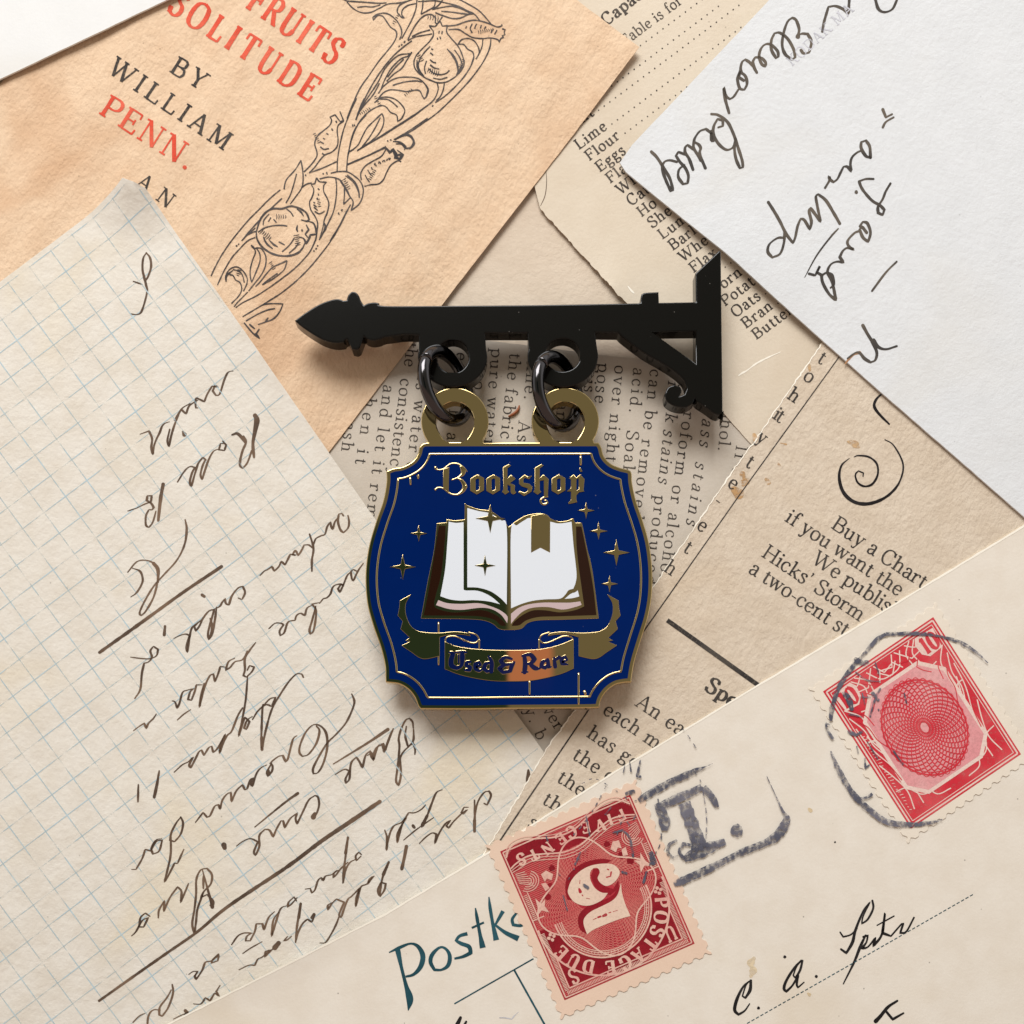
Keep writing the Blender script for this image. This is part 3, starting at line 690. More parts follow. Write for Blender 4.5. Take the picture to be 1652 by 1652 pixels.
text(ink, 's', (850, 1332), ang=33, size=23, bold=.92, thin=1.05)
ink.mark()
for s, x, y in (('t', 1196, 90), ('o', 1104, 205), ('h', 1000, 330), ('it', 905, 460), ('y', 795, 605), ('t', 725, 770), ('e', 610, 905), ('-', 520, 1020), ('e', 410, 1180), ('t', 322, 1325), ('h', 197, 1455)):
    u, v = m1(x, y); ink.cut_keep = list(ink.cut); text(ink, s, (u, v), ang=34, size=23.5, bold=.92, thin=1.05, track=-2.5); ink.cut = ink.cut_keep
ink.mark(); ink.ribbon(dens([(1400, 500, 1.9), (1355, 574, 1.9), (1192, 800, 1.9), (1074.6, 967, 2.0), (951, 1143, 2.3), (839.6, 1307, 2.6), (780, 1396, 2.6)], 14))
ink.mark(); ink.ribbon(dens([(1076, 1001, 7.4), (1218, 1102, 7.4), (1300, 1160, 7.4)], 14), caps=False)
ink.build('printed_line', INK_BLACK, magazine)
ink = Ink()
sp = '1500,840,8 1502,818,10 1470,805,9 1450,830,11 1465,880,13 1510,905,14 1560,890,15 1595,830,14 1590,760,14 1540,715,13 1470,705,10 1440,715,4;1412,722,4 1360,770,13 1345,850,18 1370,940,24 1430,1000,25 1510,1020,24 1600,1000,20 1680,950,16 1740,870,13 1760,760,12 1700,640,10 1640,600,6;1690,270,6 1615,310,12 1580,350,17 1575,390,20 1610,440,17 1670,500,12'
ink.strokes(P(sp, 1020, 560, K4), wob=.25)
ink.build('pen_spiral', INK_JET, magazine)

FOX = ink_mat('brown_foxing', srgb(190, 150, 104), .9, srgb(206, 176, 138), 12, lo=.35, hi=.62)
ink = Ink()
ink.strokes(P('715,830,40 735,870,60 720,895,30;660,930,40 690,955,56;870,860,24 885,880,34;790,575,30 800,600,34;965,625,10 1000,632,14;1400,615,14 1440,625,40 1470,650,16;950,760,16 960,775,22;1150,120,20 1155,150,26', 1020, 560, K4), wob=.9)
ink.words(6); ink.build('foxing_stain', FOX, magazine)
ink = Ink()
ink.strokes(P('690,185,6 720,165,10 745,152,7 800,110,10 850,82,12 900,58,7 965,30,4;-30,-395,4 -10,-370,12 10,-350,6', 1020, 560, K4), wob=.7)
ink.build('pale_crease', EDGE, table_page)  # pale ribbon drawn along the crease

# ---------------------------------------------------------------- envelope
ink = Ink()
ev = '''1075,235 1100,218 1140,220 1165,270 1150,340 1115,345 1098,325;1075,235 1085,190 1065,130 1040,115 1010,140 985,210 975,290 995,350 1040,385 1060,370 1050,320 1010,250 960,212 925,215 905,260 905,320 935,375 950,365 945,330 905,290 870,285 840,310 825,360 840,410 865,430 868,405 840,375 800,370 785,400 795,440 810,468;
790,430 760,400 735,385 715,400 705,440 710,470;700,460 685,510 700,570 730,580 747,540 735,490 700,465 695,500 725,520;690,580 660,625 635,640 610,620 595,565 605,640 630,730;
515,738 560,745 620,790 660,870 690,960 715,1040 720,1085 700,1090 675,1030 665,960 672,900;670,930 650,960 610,970 560,930 530,870 530,820 555,770 590,780 590,815 560,825;515,850 515,905 530,915 520,870 480,835 440,850 410,890 400,920 430,935 445,960 440,1000 475,1090;
400,920 400,960 430,1010 445,1040;395,965 360,940 345,955 345,990 370,1030 395,1100;340,1000 300,985 285,1010 310,1050 345,1090 365,1140 360,1190 330,1195 300,1150 305,1100 340,1070;290,1050 245,1040 210,1050 195,1090 215,1160 250,1240 265,1235 245,1160 205,1090 160,1020 125,985;
1550,1020 1520,1010 1490,960 1490,920 1520,910 1545,950 1550,1020;1490,975 1460,990 1430,1020 1420,1060 1425,1110 1400,1080 1375,1080 1355,1120 1335,1160 1310,1180 1285,1160 1280,1140 1285,1165 1255,1218;
1570,1160 1520,1160 1475,1175 1500,1230 1560,1300 1610,1330 1640,1360 1630,1395 1600,1380 1600,1340 1630,1290 1650,1240 1680,1190;1350,1450 1310,1380 1260,1300 1210,1260 1195,1275 1205,1340 1225,1440 1190,1390 1160,1350 1150,1370 1165,1440 1155,1490 1120,1430 1095,1420 1075,1470 1060,1540 1045,1580 1000,1520 960,1440 920,1370 885,1315;990,1500 985,1580 960,1650 910,1675 880,1640 890,1590 940,1550 980,1545;
1235,205 1250,130 1275,45 1320,40 1370,60 1405,90 1410,0 1415,-40 1450,-70;1570,-40 1580,0 1600,60 1640,80 1690,60 1720,0;1630,710 1650,760 1690,740;1630,825 1650,790 1700,760'''
ink.strokes(P(ev, 1020, 0, K4, 4.4), pen=.35, wob=.2, penang=60)
ev2 = '''1480,260 1500,230 1530,240 1550,300 1535,360 1500,330 1480,280 1495,260 1525,300;1480,290 1450,300 1410,340 1400,370 1420,400 1445,410 1400,400 1370,420 1350,460 1375,495 1330,490 1290,510 1270,560 1300,620 1325,740 1280,700 1240,630 1230,580 1265,560 1300,580 1310,640 1290,660;1150,570 1190,580 1220,520 1200,560 1235,580;
1500,905 1530,960 1560,1010 1590,1080 1580,1130 1550,1145 1510,1120 1480,1085 1450,1085 1400,1120;1570,1000 1600,1045 1650,1060 1720,1040;1720,490 1650,560 1560,680'''
ink.strokes(P(ev2, 1020, 300, K4, 4.5), pen=.35, wob=.2, penang=60)
ink.strokes(P('1340,275,14 1290,330,12 1200,450,10 1120,595,6', 1020, 300, K4), taper=.4)
ink.dot(1020 + 1458 * K4, 1245 * K4, 3.2); ink.dot(1020 + 1078 * K4, 236 * K4, 4.0)
ink.words(5); ink.build('handwritten_word', INK_DARK, envelope)
ink = Ink(); text(ink, 'KODAK MA', (1278, 107), ang=-42, size=17, bold=.9, thin=1.4, track=1.5); ink.build('faint_ink_stamp', INK_FAINT, envelope)
rng = random.Random(3)
RUST = ink_mat('rust_brown', srgb(150, 92, 52), .5, srgb(190, 150, 110), 30)
ink = Ink(); ink.strokes(P('1385,1155,26 1400,1135,20 1440,1095,12 1480,1080,30 1500,1100,22', 1020, 300, K4), taper=.7); ink.build('rust_mark', RUST, envelope)

# ---------------------------------------------------------------- letter: squared ruling and handwriting
def clip_line(p, q, poly, pad=2.0, n=300):
    segs = []; cur = None
    for i in range(n + 1):
        t = i / n; x, y = p[0] + (q[0] - p[0]) * t, p[1] + (q[1] - p[1]) * t
        ok = -60 < x < 1000 and 200 < y < 1760 and inside((x, y), poly) and inside((x + pad, y - pad), poly)
        if ok: cur = cur or (x, y); last = (x, y)
        elif cur: segs.append((cur, last)); cur = None
    if cur: segs.append((cur, last))
    return segs
ink = Ink(); ga, gb, g0 = (24.43, 33.27), (-34.4, 26.0), (453.9, 692.4)
for i in range(-26, 40):
    p = (g0[0] + ga[0] * i - gb[0] * 12, g0[1] + ga[1] * i - gb[1] * 12); q = (p[0] + gb[0] * 46, p[1] + gb[1] * 46)
    for a, c_ in clip_line(p, q, letter['poly']): ink.ribbon(dens([(a[0], a[1], 1.7), (c_[0], c_[1], 1.7)], 12), caps=False)
for i in range(-12, 34):
    p = (g0[0] + gb[0] * i - ga[0] * 30, g0[1] + gb[1] * i - ga[1] * 30); q = (p[0] + ga[0] * 72, p[1] + ga[1] * 72)
    for a, c_ in clip_line(p, q, letter['poly']): ink.ribbon(dens([(a[0], a[1], 1.9), (c_[0], c_[1], 1.9)], 12), caps=False)
ink.build('blue_ruling', INK_BLUE, letter, eps=.0022)

ink = Ink()
A_ = '''65,435 45,470 40,540 55,620 75,590 95,530 90,470 65,435;45,560 62,640 70,680 55,750 30,820 0,835 -40,830;-20,620 40,640;
630,1200 595,1210 570,1260 540,1350 515,1358 495,1330 510,1295 530,1305 490,1300 460,1350 440,1400 410,1385 388,1375 382,1400 385,1440 400,1440;400,1390 380,1400 340,1430 322,1480 290,1450 270,1480 245,1520;350,1410 290,1450 250,1540 225,1620 210,1692 200,1652 215,1580;215,1530 185,1540 165,1560 150,1600 130,1640 112,1690 105,1745 95,1700 100,1640 80,1590 20,1612'''
B_ = '''575,60 545,60 535,100 570,105 582,70 560,45;535,95 500,110 470,160 445,230 425,295 415,260 430,200 448,165 430,150 400,190 380,250 355,340 345,310 360,250 378,215 345,210 310,240 265,310;0,480 50,455 92,440 98,400 70,400 65,430 95,450 110,475 100,490 80,490 60,530 60,590 80,605 105,570 125,500;0,480 -60,500;
315,555 325,620 310,720 260,820 180,910 110,990 50,1090 20,1160 30,1180 60,1150 110,1060 135,960 140,890 110,840 60,820 0,830 -60,900;-30,870 20,890 38,930 35,970 0,1030 -40,1060;
1375,530 1382,570 1375,610 1345,640 1325,620 1310,570 1315,520 1335,515 1345,530;1312,540 1290,570 1275,620 1265,600 1262,570 1240,600 1225,650 1200,660 1165,680 1150,720;1125,650 1150,740 1140,820 1140,890;1150,745 1120,720 1090,720 1070,760 1050,790 1040,765 1030,755 1015,780 1035,788 1000,780 985,810 965,850 940,825 925,860 895,890 880,860 850,880 830,890 800,920;
1475,840 1440,890 1410,955 1400,940 1395,895 1410,880 1430,890;1395,895 1370,920 1345,980 1322,1030 1310,1005 1330,975 1350,985 1320,975 1280,990 1260,1040 1235,1065 1215,1070 1190,1100;1190,1095 1140,1105 1165,1140 1165,1200 1150,1280 1130,1300 1125,1270 1145,1200 1165,1120;1150,1110 1110,1130 1095,1180 1065,1165 1040,1180 1030,1210 1000,1215 980,1230 960,1290 935,1310 930,1280 955,1240 940,1230 900,1230 860,1265;
660,1065 685,1075 705,1030 690,990 660,1000 620,1050 600,1110 580,1100 575,1070 555,1095 540,1120 500,1140;520,1125 510,1200 492,1300 470,1335 465,1290 488,1200 505,1140 470,1150 430,1200 410,1245 385,1280 375,1250 400,1225 420,1210;400,1225 360,1260 345,1320 330,1420 325,1380 345,1310 320,1300 280,1310 240,1330;
-40,1450 40,1460 90,1460 130,1440 140,1400 110,1380 90,1410 100,1450 80,1480 50,1490 35,1560 25,1660 -10,1720;
775,1355 740,1400 705,1460 705,1530 695,1570 715,1580 750,1545 765,1515 735,1505 720,1535'''
C_ = '''720,-40 690,15 640,30 610,65 580,85 598,30 640,5;580,65 545,60 530,110 510,160 500,110 478,120 450,175 430,240 410,325 418,260 440,170;430,180 390,180 380,220 358,280 335,275 350,225 372,205 330,215 300,230 280,300 265,332 250,290 230,285;355,340 310,370 265,410;
1085,130 1075,110 1040,110 990,160 930,250 880,340 840,480 815,610 812,540 820,330 835,305 870,270 905,262 880,320 840,310 790,350 755,405;755,385 720,410 700,460 715,470 735,420 705,390 685,450 665,515 685,420 710,280 722,130;690,330 660,380 620,480 590,510 565,560 540,625 550,570 580,500 530,590 500,620 490,580 470,590 440,640 425,605 408,615 385,660 355,720 345,700 370,650 340,680 300,700 245,750;
130,370 110,400 80,430 65,465 52,430 20,450 -20,480;15,830 12,940;
1400,240 1417,290 1400,350 1360,430 1300,500 1240,560 1190,640 1150,720 1150,757 1180,750 1215,690 1240,590 1235,500 1200,450 1150,440 1100,490 1065,570 1060,620 1080,645 1120,630 1170,560 1190,480 1170,448;1045,510 1020,530 1000,600 985,660 970,680 952,640 925,645 890,670 870,690 885,705 882,740 855,775 850,745 880,690;850,700 810,720 780,760 755,840 745,825 760,785 740,800 720,855 705,860 690,830 650,870 620,940 615,880 590,890 560,930 545,990 535,960 510,970 480,1030 460,1040 435,1010 385,1075;
1660,480 1630,560 1610,620 1600,570 1560,590 1530,660 1520,610 1490,640 1470,720 1450,680 1430,650 1400,680 1390,720 1385,790 1362,820 1360,790 1385,740 1350,730 1290,765;1145,1050 1170,1020 1188,960 1180,910 1160,900 1120,930 1085,1000 1045,1085 1035,1050 1045,1015 1000,1050 965,1110 955,1065 940,1065 910,1120 890,1170 865,1125 835,1120 800,1160 800,1230 775,1290 765,1265 790,1200 740,1180 690,1200 650,1230;
290,1040 305,1080 290,1150 250,1200 220,1190 230,1140 260,1080 290,1040;225,1150 225,1280 205,1380 185,1460 210,1420 250,1340 270,1340 310,1250;170,1180 130,1190 100,1240 110,1280 150,1260 170,1190 130,1200 95,1260 60,1250 40,1310 0,1380 -30,1380'''
D_ = '''430,300 425,260 405,238 380,250 350,310 335,370 340,420 330,540 318,640 335,675 350,600 345,500 370,450 400,420 430,380 432,310;385,290 378,350 395,420 430,400 442,440 440,470;300,305 270,380 247,450 235,400 200,420 170,510 160,460 130,480;
890,790 910,800 935,740 922,710 890,720 850,780 830,870 825,975;828,770 830,870 830,970;790,815 760,815 742,850 755,858 780,830 740,860 690,910 660,950 645,935 672,900 640,920 600,980 570,1050 580,990 552,982 510,1010 470,1050;620,700 580,720 550,790 520,870 485,945;565,880 450,960 365,1030;510,800 480,830 440,850 400,850 360,920 325,1045 330,980 385,880 350,915 300,940 270,1010 255,1095 258,1010 245,965'''
E_ = '''480,880 500,890 500,850 460,810 420,830 440,790 485,740 492,680 460,640 420,650 392,710 390,800 380,900 365,1000 380,1065 390,980 400,900 440,790;437,770 437,690;340,740 320,790 290,860 295,790 270,760 220,830 180,920 185,850 150,910 145,960;90,950 60,930 30,960 20,1020 50,1020 80,960 40,980 0,1050 -30,1080;
1460,560 1430,590 1425,560 1445,535 1462,550;1430,580 1390,600 1360,650 1345,730;1375,440 1350,640 1342,735;1375,600 1330,640 1300,680 1280,700 1285,670 1310,650 1270,680 1230,690 1215,720 1200,700 1180,720 1160,780 1140,800 1130,770 1095,775;
1640,600 1600,700 1580,820 1570,780 1590,730 1620,740 1612,780 1585,822;1545,690 1520,720 1505,740 1515,710 1540,690 1500,740 1460,760 1440,830 1425,890 1430,830 1455,765 1400,820 1370,850 1330,960 1318,940 1350,860 1300,840 1270,870 1245,910 1245,880 1275,860;1315,960 1300,1000 1270,1060 1230,1120 1190,1125;
1160,945 1140,990 1112,970 1080,1000 1050,1060 1035,1120;1070,870 1045,1010 1035,1120;1045,830 1010,870 985,890 990,860 1025,825 1040,850;990,880 940,900 910,980 880,1080 890,980 925,925;900,920 860,960 830,1040 820,1000 780,1000 770,1050 740,1110 710,1110 720,1080 750,1060 700,1060 660,1080 620,1135;1010,1080 980,1105 960,1110 985,1080;900,1150 870,1180 835,1215 840,1180 870,1170 820,1215 790,1230 770,1270 730,1270 665,1300;820,1115 740,1160 690,1195;
535,1195 500,1230 488,1255 530,1240 538,1200 490,1240 450,1250 430,1300 390,1362 380,1340 400,1310 370,1310 340,1330;545,1400 520,1440 540,1470 510,1450 480,1500 450,1480 420,1520 370,1520;235,1395 240,1450 210,1540 170,1600 150,1590 155,1540 200,1480 228,1430;160,1560 110,1560 80,1600 72,1680;60,1580 20,1600 -20,1640;345,1570 310,1590 335,1575 280,1600 240,1620'''
for s, ox, oy in ((A_, 220, 300), (B_, 220, 700), (C_, 220, 1060), (D_, 560, 1100), (E_, 220, 1242)):
    ink.strokes(P(s, ox, oy, K4, 3.2), pen=.45, wob=.25, taper=.35, penang=75)
for s, ox, oy in (('770,1490,28 782,1520,36 768,1600,28 757,1660,20 757,1700,22 763,1760,16;620,1615,10 655,1607,22 690,1640,22 710,1670,14;695,1625,14 712,1660,14 690,1715,16 675,1770,16 672,1815,16 690,1832,10 720,1795,12 748,1720,14;300,1595,14 310,1612,30', 220, 300),
                  ('172,325,24 155,420,24 140,560,18;552,860,22 300,1030,20 0,1248,22 -240,1420,20;110,840,22 138,880,26 138,960,16;425,1045,20 440,1055,20;185,1250,16 180,1305,20;480,1200,14 492,1260,18 478,1320,14', 220, 700),
                  ('150,740,10 135,830,20 118,910,20;1150,1040,34 1160,1020,24;860,760,28 858,740,22;1635,470,22 1500,560,16 1280,695,7;1050,885,18 960,950,14 770,1105,7;570,1222,36 575,1240,30;815,520,16 817,600,20;430,1380,8 490,1600,20', 220, 1060),
                  ('1582,207,26 1400,330,28 1200,465,26 980,630,24 600,885,22 400,1050,18 200,1190,18 0,1330,18 -240,1500,16;490,850,26 495,890,26;925,1125,30 900,1155,34;1155,940,22 1140,960,20;320,1565,22 330,1575,22;1375,440,16 1360,540,22;1640,600,16 1605,680,22;1068,870,18 1055,960,20', 220, 1242),
                  ('385,1070,24 372,1140,20 355,1215,22;428,935,22 436,945,22;1178,575,14 1178,620,30 1172,648,20;490,930,22 520,870,18;828,900,22 828,970,20', 560, 1100)):
    ink.strokes(P(s, ox, oy, K4), wob=.2)
ink.words(5); ink.build('handwritten_word', INK_BROWN, letter)

# pale torn fibre along the ragged edge of the magazine page, and the postcard's cut rim, the light it catches painted as a pale line
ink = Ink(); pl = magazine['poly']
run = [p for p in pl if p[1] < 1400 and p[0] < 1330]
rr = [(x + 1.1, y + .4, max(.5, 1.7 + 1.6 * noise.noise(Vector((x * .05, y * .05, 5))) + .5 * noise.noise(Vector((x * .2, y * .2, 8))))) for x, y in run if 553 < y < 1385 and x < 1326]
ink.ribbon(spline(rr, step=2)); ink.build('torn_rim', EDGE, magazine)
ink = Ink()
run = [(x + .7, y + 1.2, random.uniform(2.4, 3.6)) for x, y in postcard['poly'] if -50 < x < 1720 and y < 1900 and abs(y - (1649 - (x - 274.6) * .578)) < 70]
run.sort(); ink.ribbon(spline(run, step=4)); ink.build('lit_card_rim', EDGE, postcard)

# ---------------------------------------------------------------- postcard: printing, address, postmarks
def Z(x, y, ox, oy, k=K4): return (ox + x * k, oy + y * k)
ink = Ink()
pk = '''85,1165,36 112,1290,22 140,1400,26 165,1490,46 155,1565,6;30,1188,8 100,1155,20 170,1130,14 220,1150,26 250,1210,34 235,1280,30 190,1330,20 138,1345,14;540,1065,24 490,1080,20 465,1110,18 500,1130,24 550,1150,28 562,1190,26 510,1215,20 455,1228,14;
592,898,8 602,960,22 620,1060,22 640,1158,40;568,1028,14 648,992,14;680,826,8 688,900,22 705,1000,22 728,1108,38;772,918,26 720,1010,14;720,1008,14 790,1060,26 872,1098,38;862,928,12 832,970,20 838,1008,22 892,1012,18 930,980,16 905,915,14 862,928,12'''
ink.strokes(P(pk, 620, 1242, K4), wob=.08, caps=False)
ink.strokes(P('360,1155,16 312,1200,26 300,1250,26 325,1300,20 372,1300,16 415,1270,26 425,1210,26 400,1165,18', 620, 1242, K4), closed=True, caps=False)
ink.strokes(P('455,1522,9 700,1382,9 970,1228,9;845,1303,12 1040,1652,13 1340,2190,13', 620, 1242, K4), wob=.1, caps=False)
ink.words(9); ink.build('teal_printing', INK_TEAL, postcard)
ink = Ink()
aw = '''770,1370,18 765,1430,22 735,1482,14 715,1470,10 738,1400,10 762,1372,10 720,1410,14 680,1490,22 665,1560,22 690,1590,16 730,1565,12 762,1520,8;1105,1240,14 1090,1300,16 1060,1352,14 1045,1335,10 1068,1275,10 1100,1236,12 1050,1290,16 1000,1370,18 985,1420,20 1000,1440,16 1040,1400,14 1080,1330,12 1068,1390,16 1075,1415,12 1115,1380,8;
1560,850,14 1565,900,14 1530,970,14 1490,1000,10 1500,950,10 1545,858,10 1500,920,14 1450,1040,18 1430,1120,20 1390,1190,16 1355,1165,12;1350,1055,10 1370,1085,12 1420,1070,10 1460,1030,10;1515,1075,12 1480,1150,20 1440,1250,16 1370,1390,8;1500,1085,14 1530,1075,14 1520,1120,12 1490,1160,20 1530,1150,12 1580,1090,14 1565,1145,18 1620,1070,16 1642,930,14 1625,1060,20 1680,1080,12 1750,1000,10;1590,1010,8 1700,950,10;1760,1000,14 1740,1060,16 1780,1050,12 1830,960,12;
1720,1500,14 1660,1540,20 1610,1600,24 1580,1632,28;1640,1560,16 1690,1620,18 1760,1580,12'''
ink.strokes(P(aw, 1020, 1242, K4), wob=.12)
for x, y, r in ((820, 1547, 2.6), (990, 1215, 2.6), (1195, 1342, 2.6), (1318, 470, 1.6)): ink.dot(*Z(x, y, 1020, 1242), r)
ink.strokes(P('495,1612,20 470,1665,30;532,1638,14 505,1690,22', 620, 1242, K4))
ink.words(6); ink.build('handwritten_word', INK_JET, postcard)
ink = Ink()
x = 600
while x < 2200:
    y = 1645 + (x - 750) * (-.5705); a, c_ = Z(x, y, 1020, 1242), Z(x + 19, y - 19 * .5705, 1020, 1242)
    ink.ribbon([(a[0], a[1], 1.5), (c_[0], c_[1], 1.5)], caps=False); x += 29
ink.build('dotted_line', INK_TEAL, postcard)
ink = Ink(); ink.strokes(P('750,1612,7 790,1614,8 828,1622,7 845,1600,7 872,1575,5', 620, 1242, K4)); ink.build('pencil_tick', INK_FAINT, postcard)
STAIN = ink_mat('yellow_stain', srgb(216, 194, 156), .8, srgb(222, 204, 172), 8)
ink = Ink(); ink.strokes(P('790,1225,26 770,1260,48 785,1300,44 770,1340,26;1160,265,20 1150,255,14;1140,1452,10 1150,1460,16', 1020, 1242, K4), wob=.8); ink.build('stain', STAIN, postcard)

# ---------------------------------------------------------------- stamps
STRED = ink_mat('stamp_carmine', srgb(172, 39, 52), .35, srgb(188, 58, 66), 24)
STDEEP = ink_mat('stamp_deep_carmine', srgb(134, 16, 30), .2, srgb(150, 26, 38), 24)
STLINE = ink_mat('stamp_bare_paper', srgb(226, 186, 168), .18, srgb(222, 166, 152), 26)
STCREAM = ink_mat('stamp_cream_numeral', srgb(230, 204, 182), .12, srgb(226, 196, 176), 26)
STROSE = ink_mat('stamp_rose', srgb(224, 150, 152), .25, srgb(226, 168, 166), 24)
STPALE = ink_mat('stamp_fine_lines', srgb(214, 130, 118), .15, srgb(204, 108, 100), 24)
STRED2 = ink_mat('stamp_scarlet', srgb(206, 44, 58), .3, srgb(214, 78, 84), 24)
STLINE2 = ink_mat('pale_stamp_bare_paper', srgb(232, 208, 196), .15, srgb(230, 198, 186), 26)
def stamp_sheet(name, F, x0, x1, y0, y1, mat, z, tooth=19.0):
    """perforated outline in the stamp's own frame F(x, y) -> layout"""
    pts = []
    def side(a, b):
        L = math.hypot(b[0] - a[0], b[1] - a[1]); n = int(round(L / tooth)); d = ((b[0] - a[0]) / L, (b[1] - a[1]) / L)
        nin = (-d[1], d[0])
        for i in range(n):
            for s, dep in ((0, 0), (.18, .2), (.27, 2.0), (.38, 4.2), (.5, 5.0), (.62, 4.2), (.73, 2.0), (.82, .2)):
                t = (i + s) / n * L; j = dep * random.uniform(.85, 1.15)
                pts.append((a[0] + d[0] * t + nin[0] * j, a[1] + d[1] * t + nin[1] * j))
    c4 = [(x0, y0), (x1, y0), (x1, y1), (x0, y1)]
    for i in range(4): side(c4[i], c4[(i + 1) % 4])
    uv = [F(*p) for p in pts]
    if sum((b[0] - a[0]) * (b[1] + a[1]) for a, b in zip(uv, uv[1:] + uv[:1])) > 0: pass
    return sheet(name, uv, z, mat, .010, step=16, wob=0.0)
# five-cent stamp, stuck on upside down
B0, A0, C0 = (1016.5, 1282.0), (806.7, 1373.7), (1120.7, 1522.4)
ex = ((A0[0] - B0[0]) / 229, (A0[1] - B0[1]) / 229); ey = ((C0[0] - B0[0]) / 262, (C0[1] - B0[1]) / 262)
S5 = lambda x, y: (B0[0] + x * ex[0] + y * ey[0], B0[1] + x * ex[1] + y * ey[1])
stamp5 = sheet_5 = stamp_sheet('postage_stamp', S5, -19, 247, -19, 288, STAMPP, .162)
tag(stamp5['obj'], 'carmine five cent postage due stamp with big numeral, pasted upside down on the postcard', 'stamp')
ang5 = math.degrees(math.atan2(ex[1], ex[0]))
def loc(F, st): return [(*F(p[0], p[1]), *p[2:]) for p in st]
ink = Ink()
ink.area([S5(0, 0), S5(229, 0), S5(229, 262), S5(0, 262)])
ink.build('red_ground', STRED, stamp5, eps=.0012)
ln = Ink(); dk = Ink(); ln.mark = lambda: None
def ln_path(pts, w, closed=False, F=S5, I=None, step=3): 
    q = spline([(p[0], p[1]) for p in pts], closed, step=step)
    if closed: q += q[:1]
    (I or ln).ribbon([(*F(x, y), w * (1.35 if I is None else 1)) for x, y in q], caps=False)
def rect(a, b, c_, d, w, I=None, F=S5):
    for p, q in (((a, c_), (b, c_)), ((b, c_), (b, d)), ((b, d), (a, d)), ((a, d), (a, c_))): ln_path([p, q], w, F=F, I=I)
rect(3.5, 225.5, 3.5, 258.5, 1.6)
for k in range(46):                                 # hatched side bands of the upper half
    y = 150 + k * 2.4
    if y > 250: break
    for x0, x1 in ((7, 13), (216, 222)): ln_path([(x0, y), (x1, y)], 1.0)
for k in range(86):
    x = 9 + k * 2.5
    if x > 220: break
    ln_path([(x, 250), (x, 256)], 1.0)
for p_, q_ in (((15, 185), (15, 247)), ((15, 247), (214, 247)), ((214, 247), (214, 185))): ln_path([p_, q_], 1.5)
dk.area([S5(17, 245), S5(17, 190), S5(30, 214), S5(48, 232), S5(70, 245)]); dk.area([S5(212, 245), S5(159, 245), S5(181, 232), S5(199, 214), S5(212, 190)])
# arched band with POSTAGE DUE
cxA, cyA = 114.5, 149
def arc(r, a0, a1, n=40): return [(cxA + r * math.cos(math.radians(a0 + (a1 - a0) * i / n)), cyA + r * math.sin(math.radians(a0 + (a1 - a0) * i / n))) for i in range(n + 1)]
for r, w in ((109, 2.2), (80, 2.0), (76, 1.0), (72.5, 1.0), (69.5, 1.0)): ln_path(arc(r, -4, 184), w)
band = [(*S5(*p), 26) for p in arc(94.5, -3, 183, 60)]; dk.ribbon(band, caps=False)
for k in range(40):
    a = 6 + k * 4.3; ln_path([arc(71, a, a, 1)[0], arc(75, a, a, 1)[0]], .7)
kw = dict(size=21, bold=1.75, thin=1.8)
wds = 'POSTAGE DUE'; wd_a = [162, 147.5, 133.5, 120, 104.5, 89.5, 75, 0, 54, 38.5, 24.5]
for ch, a in zip(wds, wd_a):
    if ch == ' ': continue
    w_ = PG[ch][0] * 21 / 70 * .9; ca_, sa_ = math.cos(math.radians(a)), math.sin(math.radians(a))
    bx, by = cxA + 86.5 * ca_ - w_ / 2 * sa_, cyA + 86.5 * sa_ + w_ / 2 * ca_
    tang = (sa_, -ca_)                              # reading direction in the stamp's frame
    p = S5(bx, by); q = S5(bx + tang[0], by + tang[1])
    text(ln, ch, p, ang=math.degrees(math.atan2(q[1] - p[1], q[0] - p[0])), widen=.9, **kw)
for sx_ in (20, 208):
    for dx_, dy_ in ((5, 0), (-5, 0), (0, 5), (0, -5)): ln.dot(*S5(sx_ + dx_ * .9, 160 + dy_ * .9), 3.0)
for ch, x in (('U', 20), ('S', 193)):
    p = S5(x, 221); text(ln, ch, p, ang=ang5, size=23, bold=1.2, thin=2.0, widen=.8)
# lobed medallion with engine-turned lines
def lobe(s, n=0, amp=0, ph=0): return [(114.5 + s * (86 + 15 * math.cos(4 * t) + amp * math.sin(n * t + ph)) * math.cos(t), 129 + s * (86 + 15 * math.cos(4 * t) + amp * math.sin(n * t + ph)) * math.sin(t)) for t in [2 * math.pi * i / 220 for i in range(220)]]
md = Ink(); md.area([S5(*p) for p in lobe(.99)]); md.build('medallion', STRED, stamp5, eps=.0040)
fl = Ink()
for k in range(84):
    y = 6 + k * 3.0; ln_path([(6, y), (223, y)], .7, I=fl, step=14)
fl.build('fine_rules', STPALE, stamp5, eps=.0017)
dk.build('deep_red_printing', STDEEP, stamp5, eps=.0034)
for s, w in ((1.0, 2.0),): ln.ribbon([(*S5(*p), w * 1.3) for p in lobe(s) + lobe(s)[:1]], caps=False)
gl = Ink()
for k in range(17):
    s = .34 + k * .0395
    for ph in (0, math.pi):
        q = lobe(s, 34, 3.2, ph + k * .5); gl.ribbon([(*S5(*p), .7) for p in q + q[:1]], caps=False)
gl.build('engine_turning', STPALE, stamp5, eps=.0046)
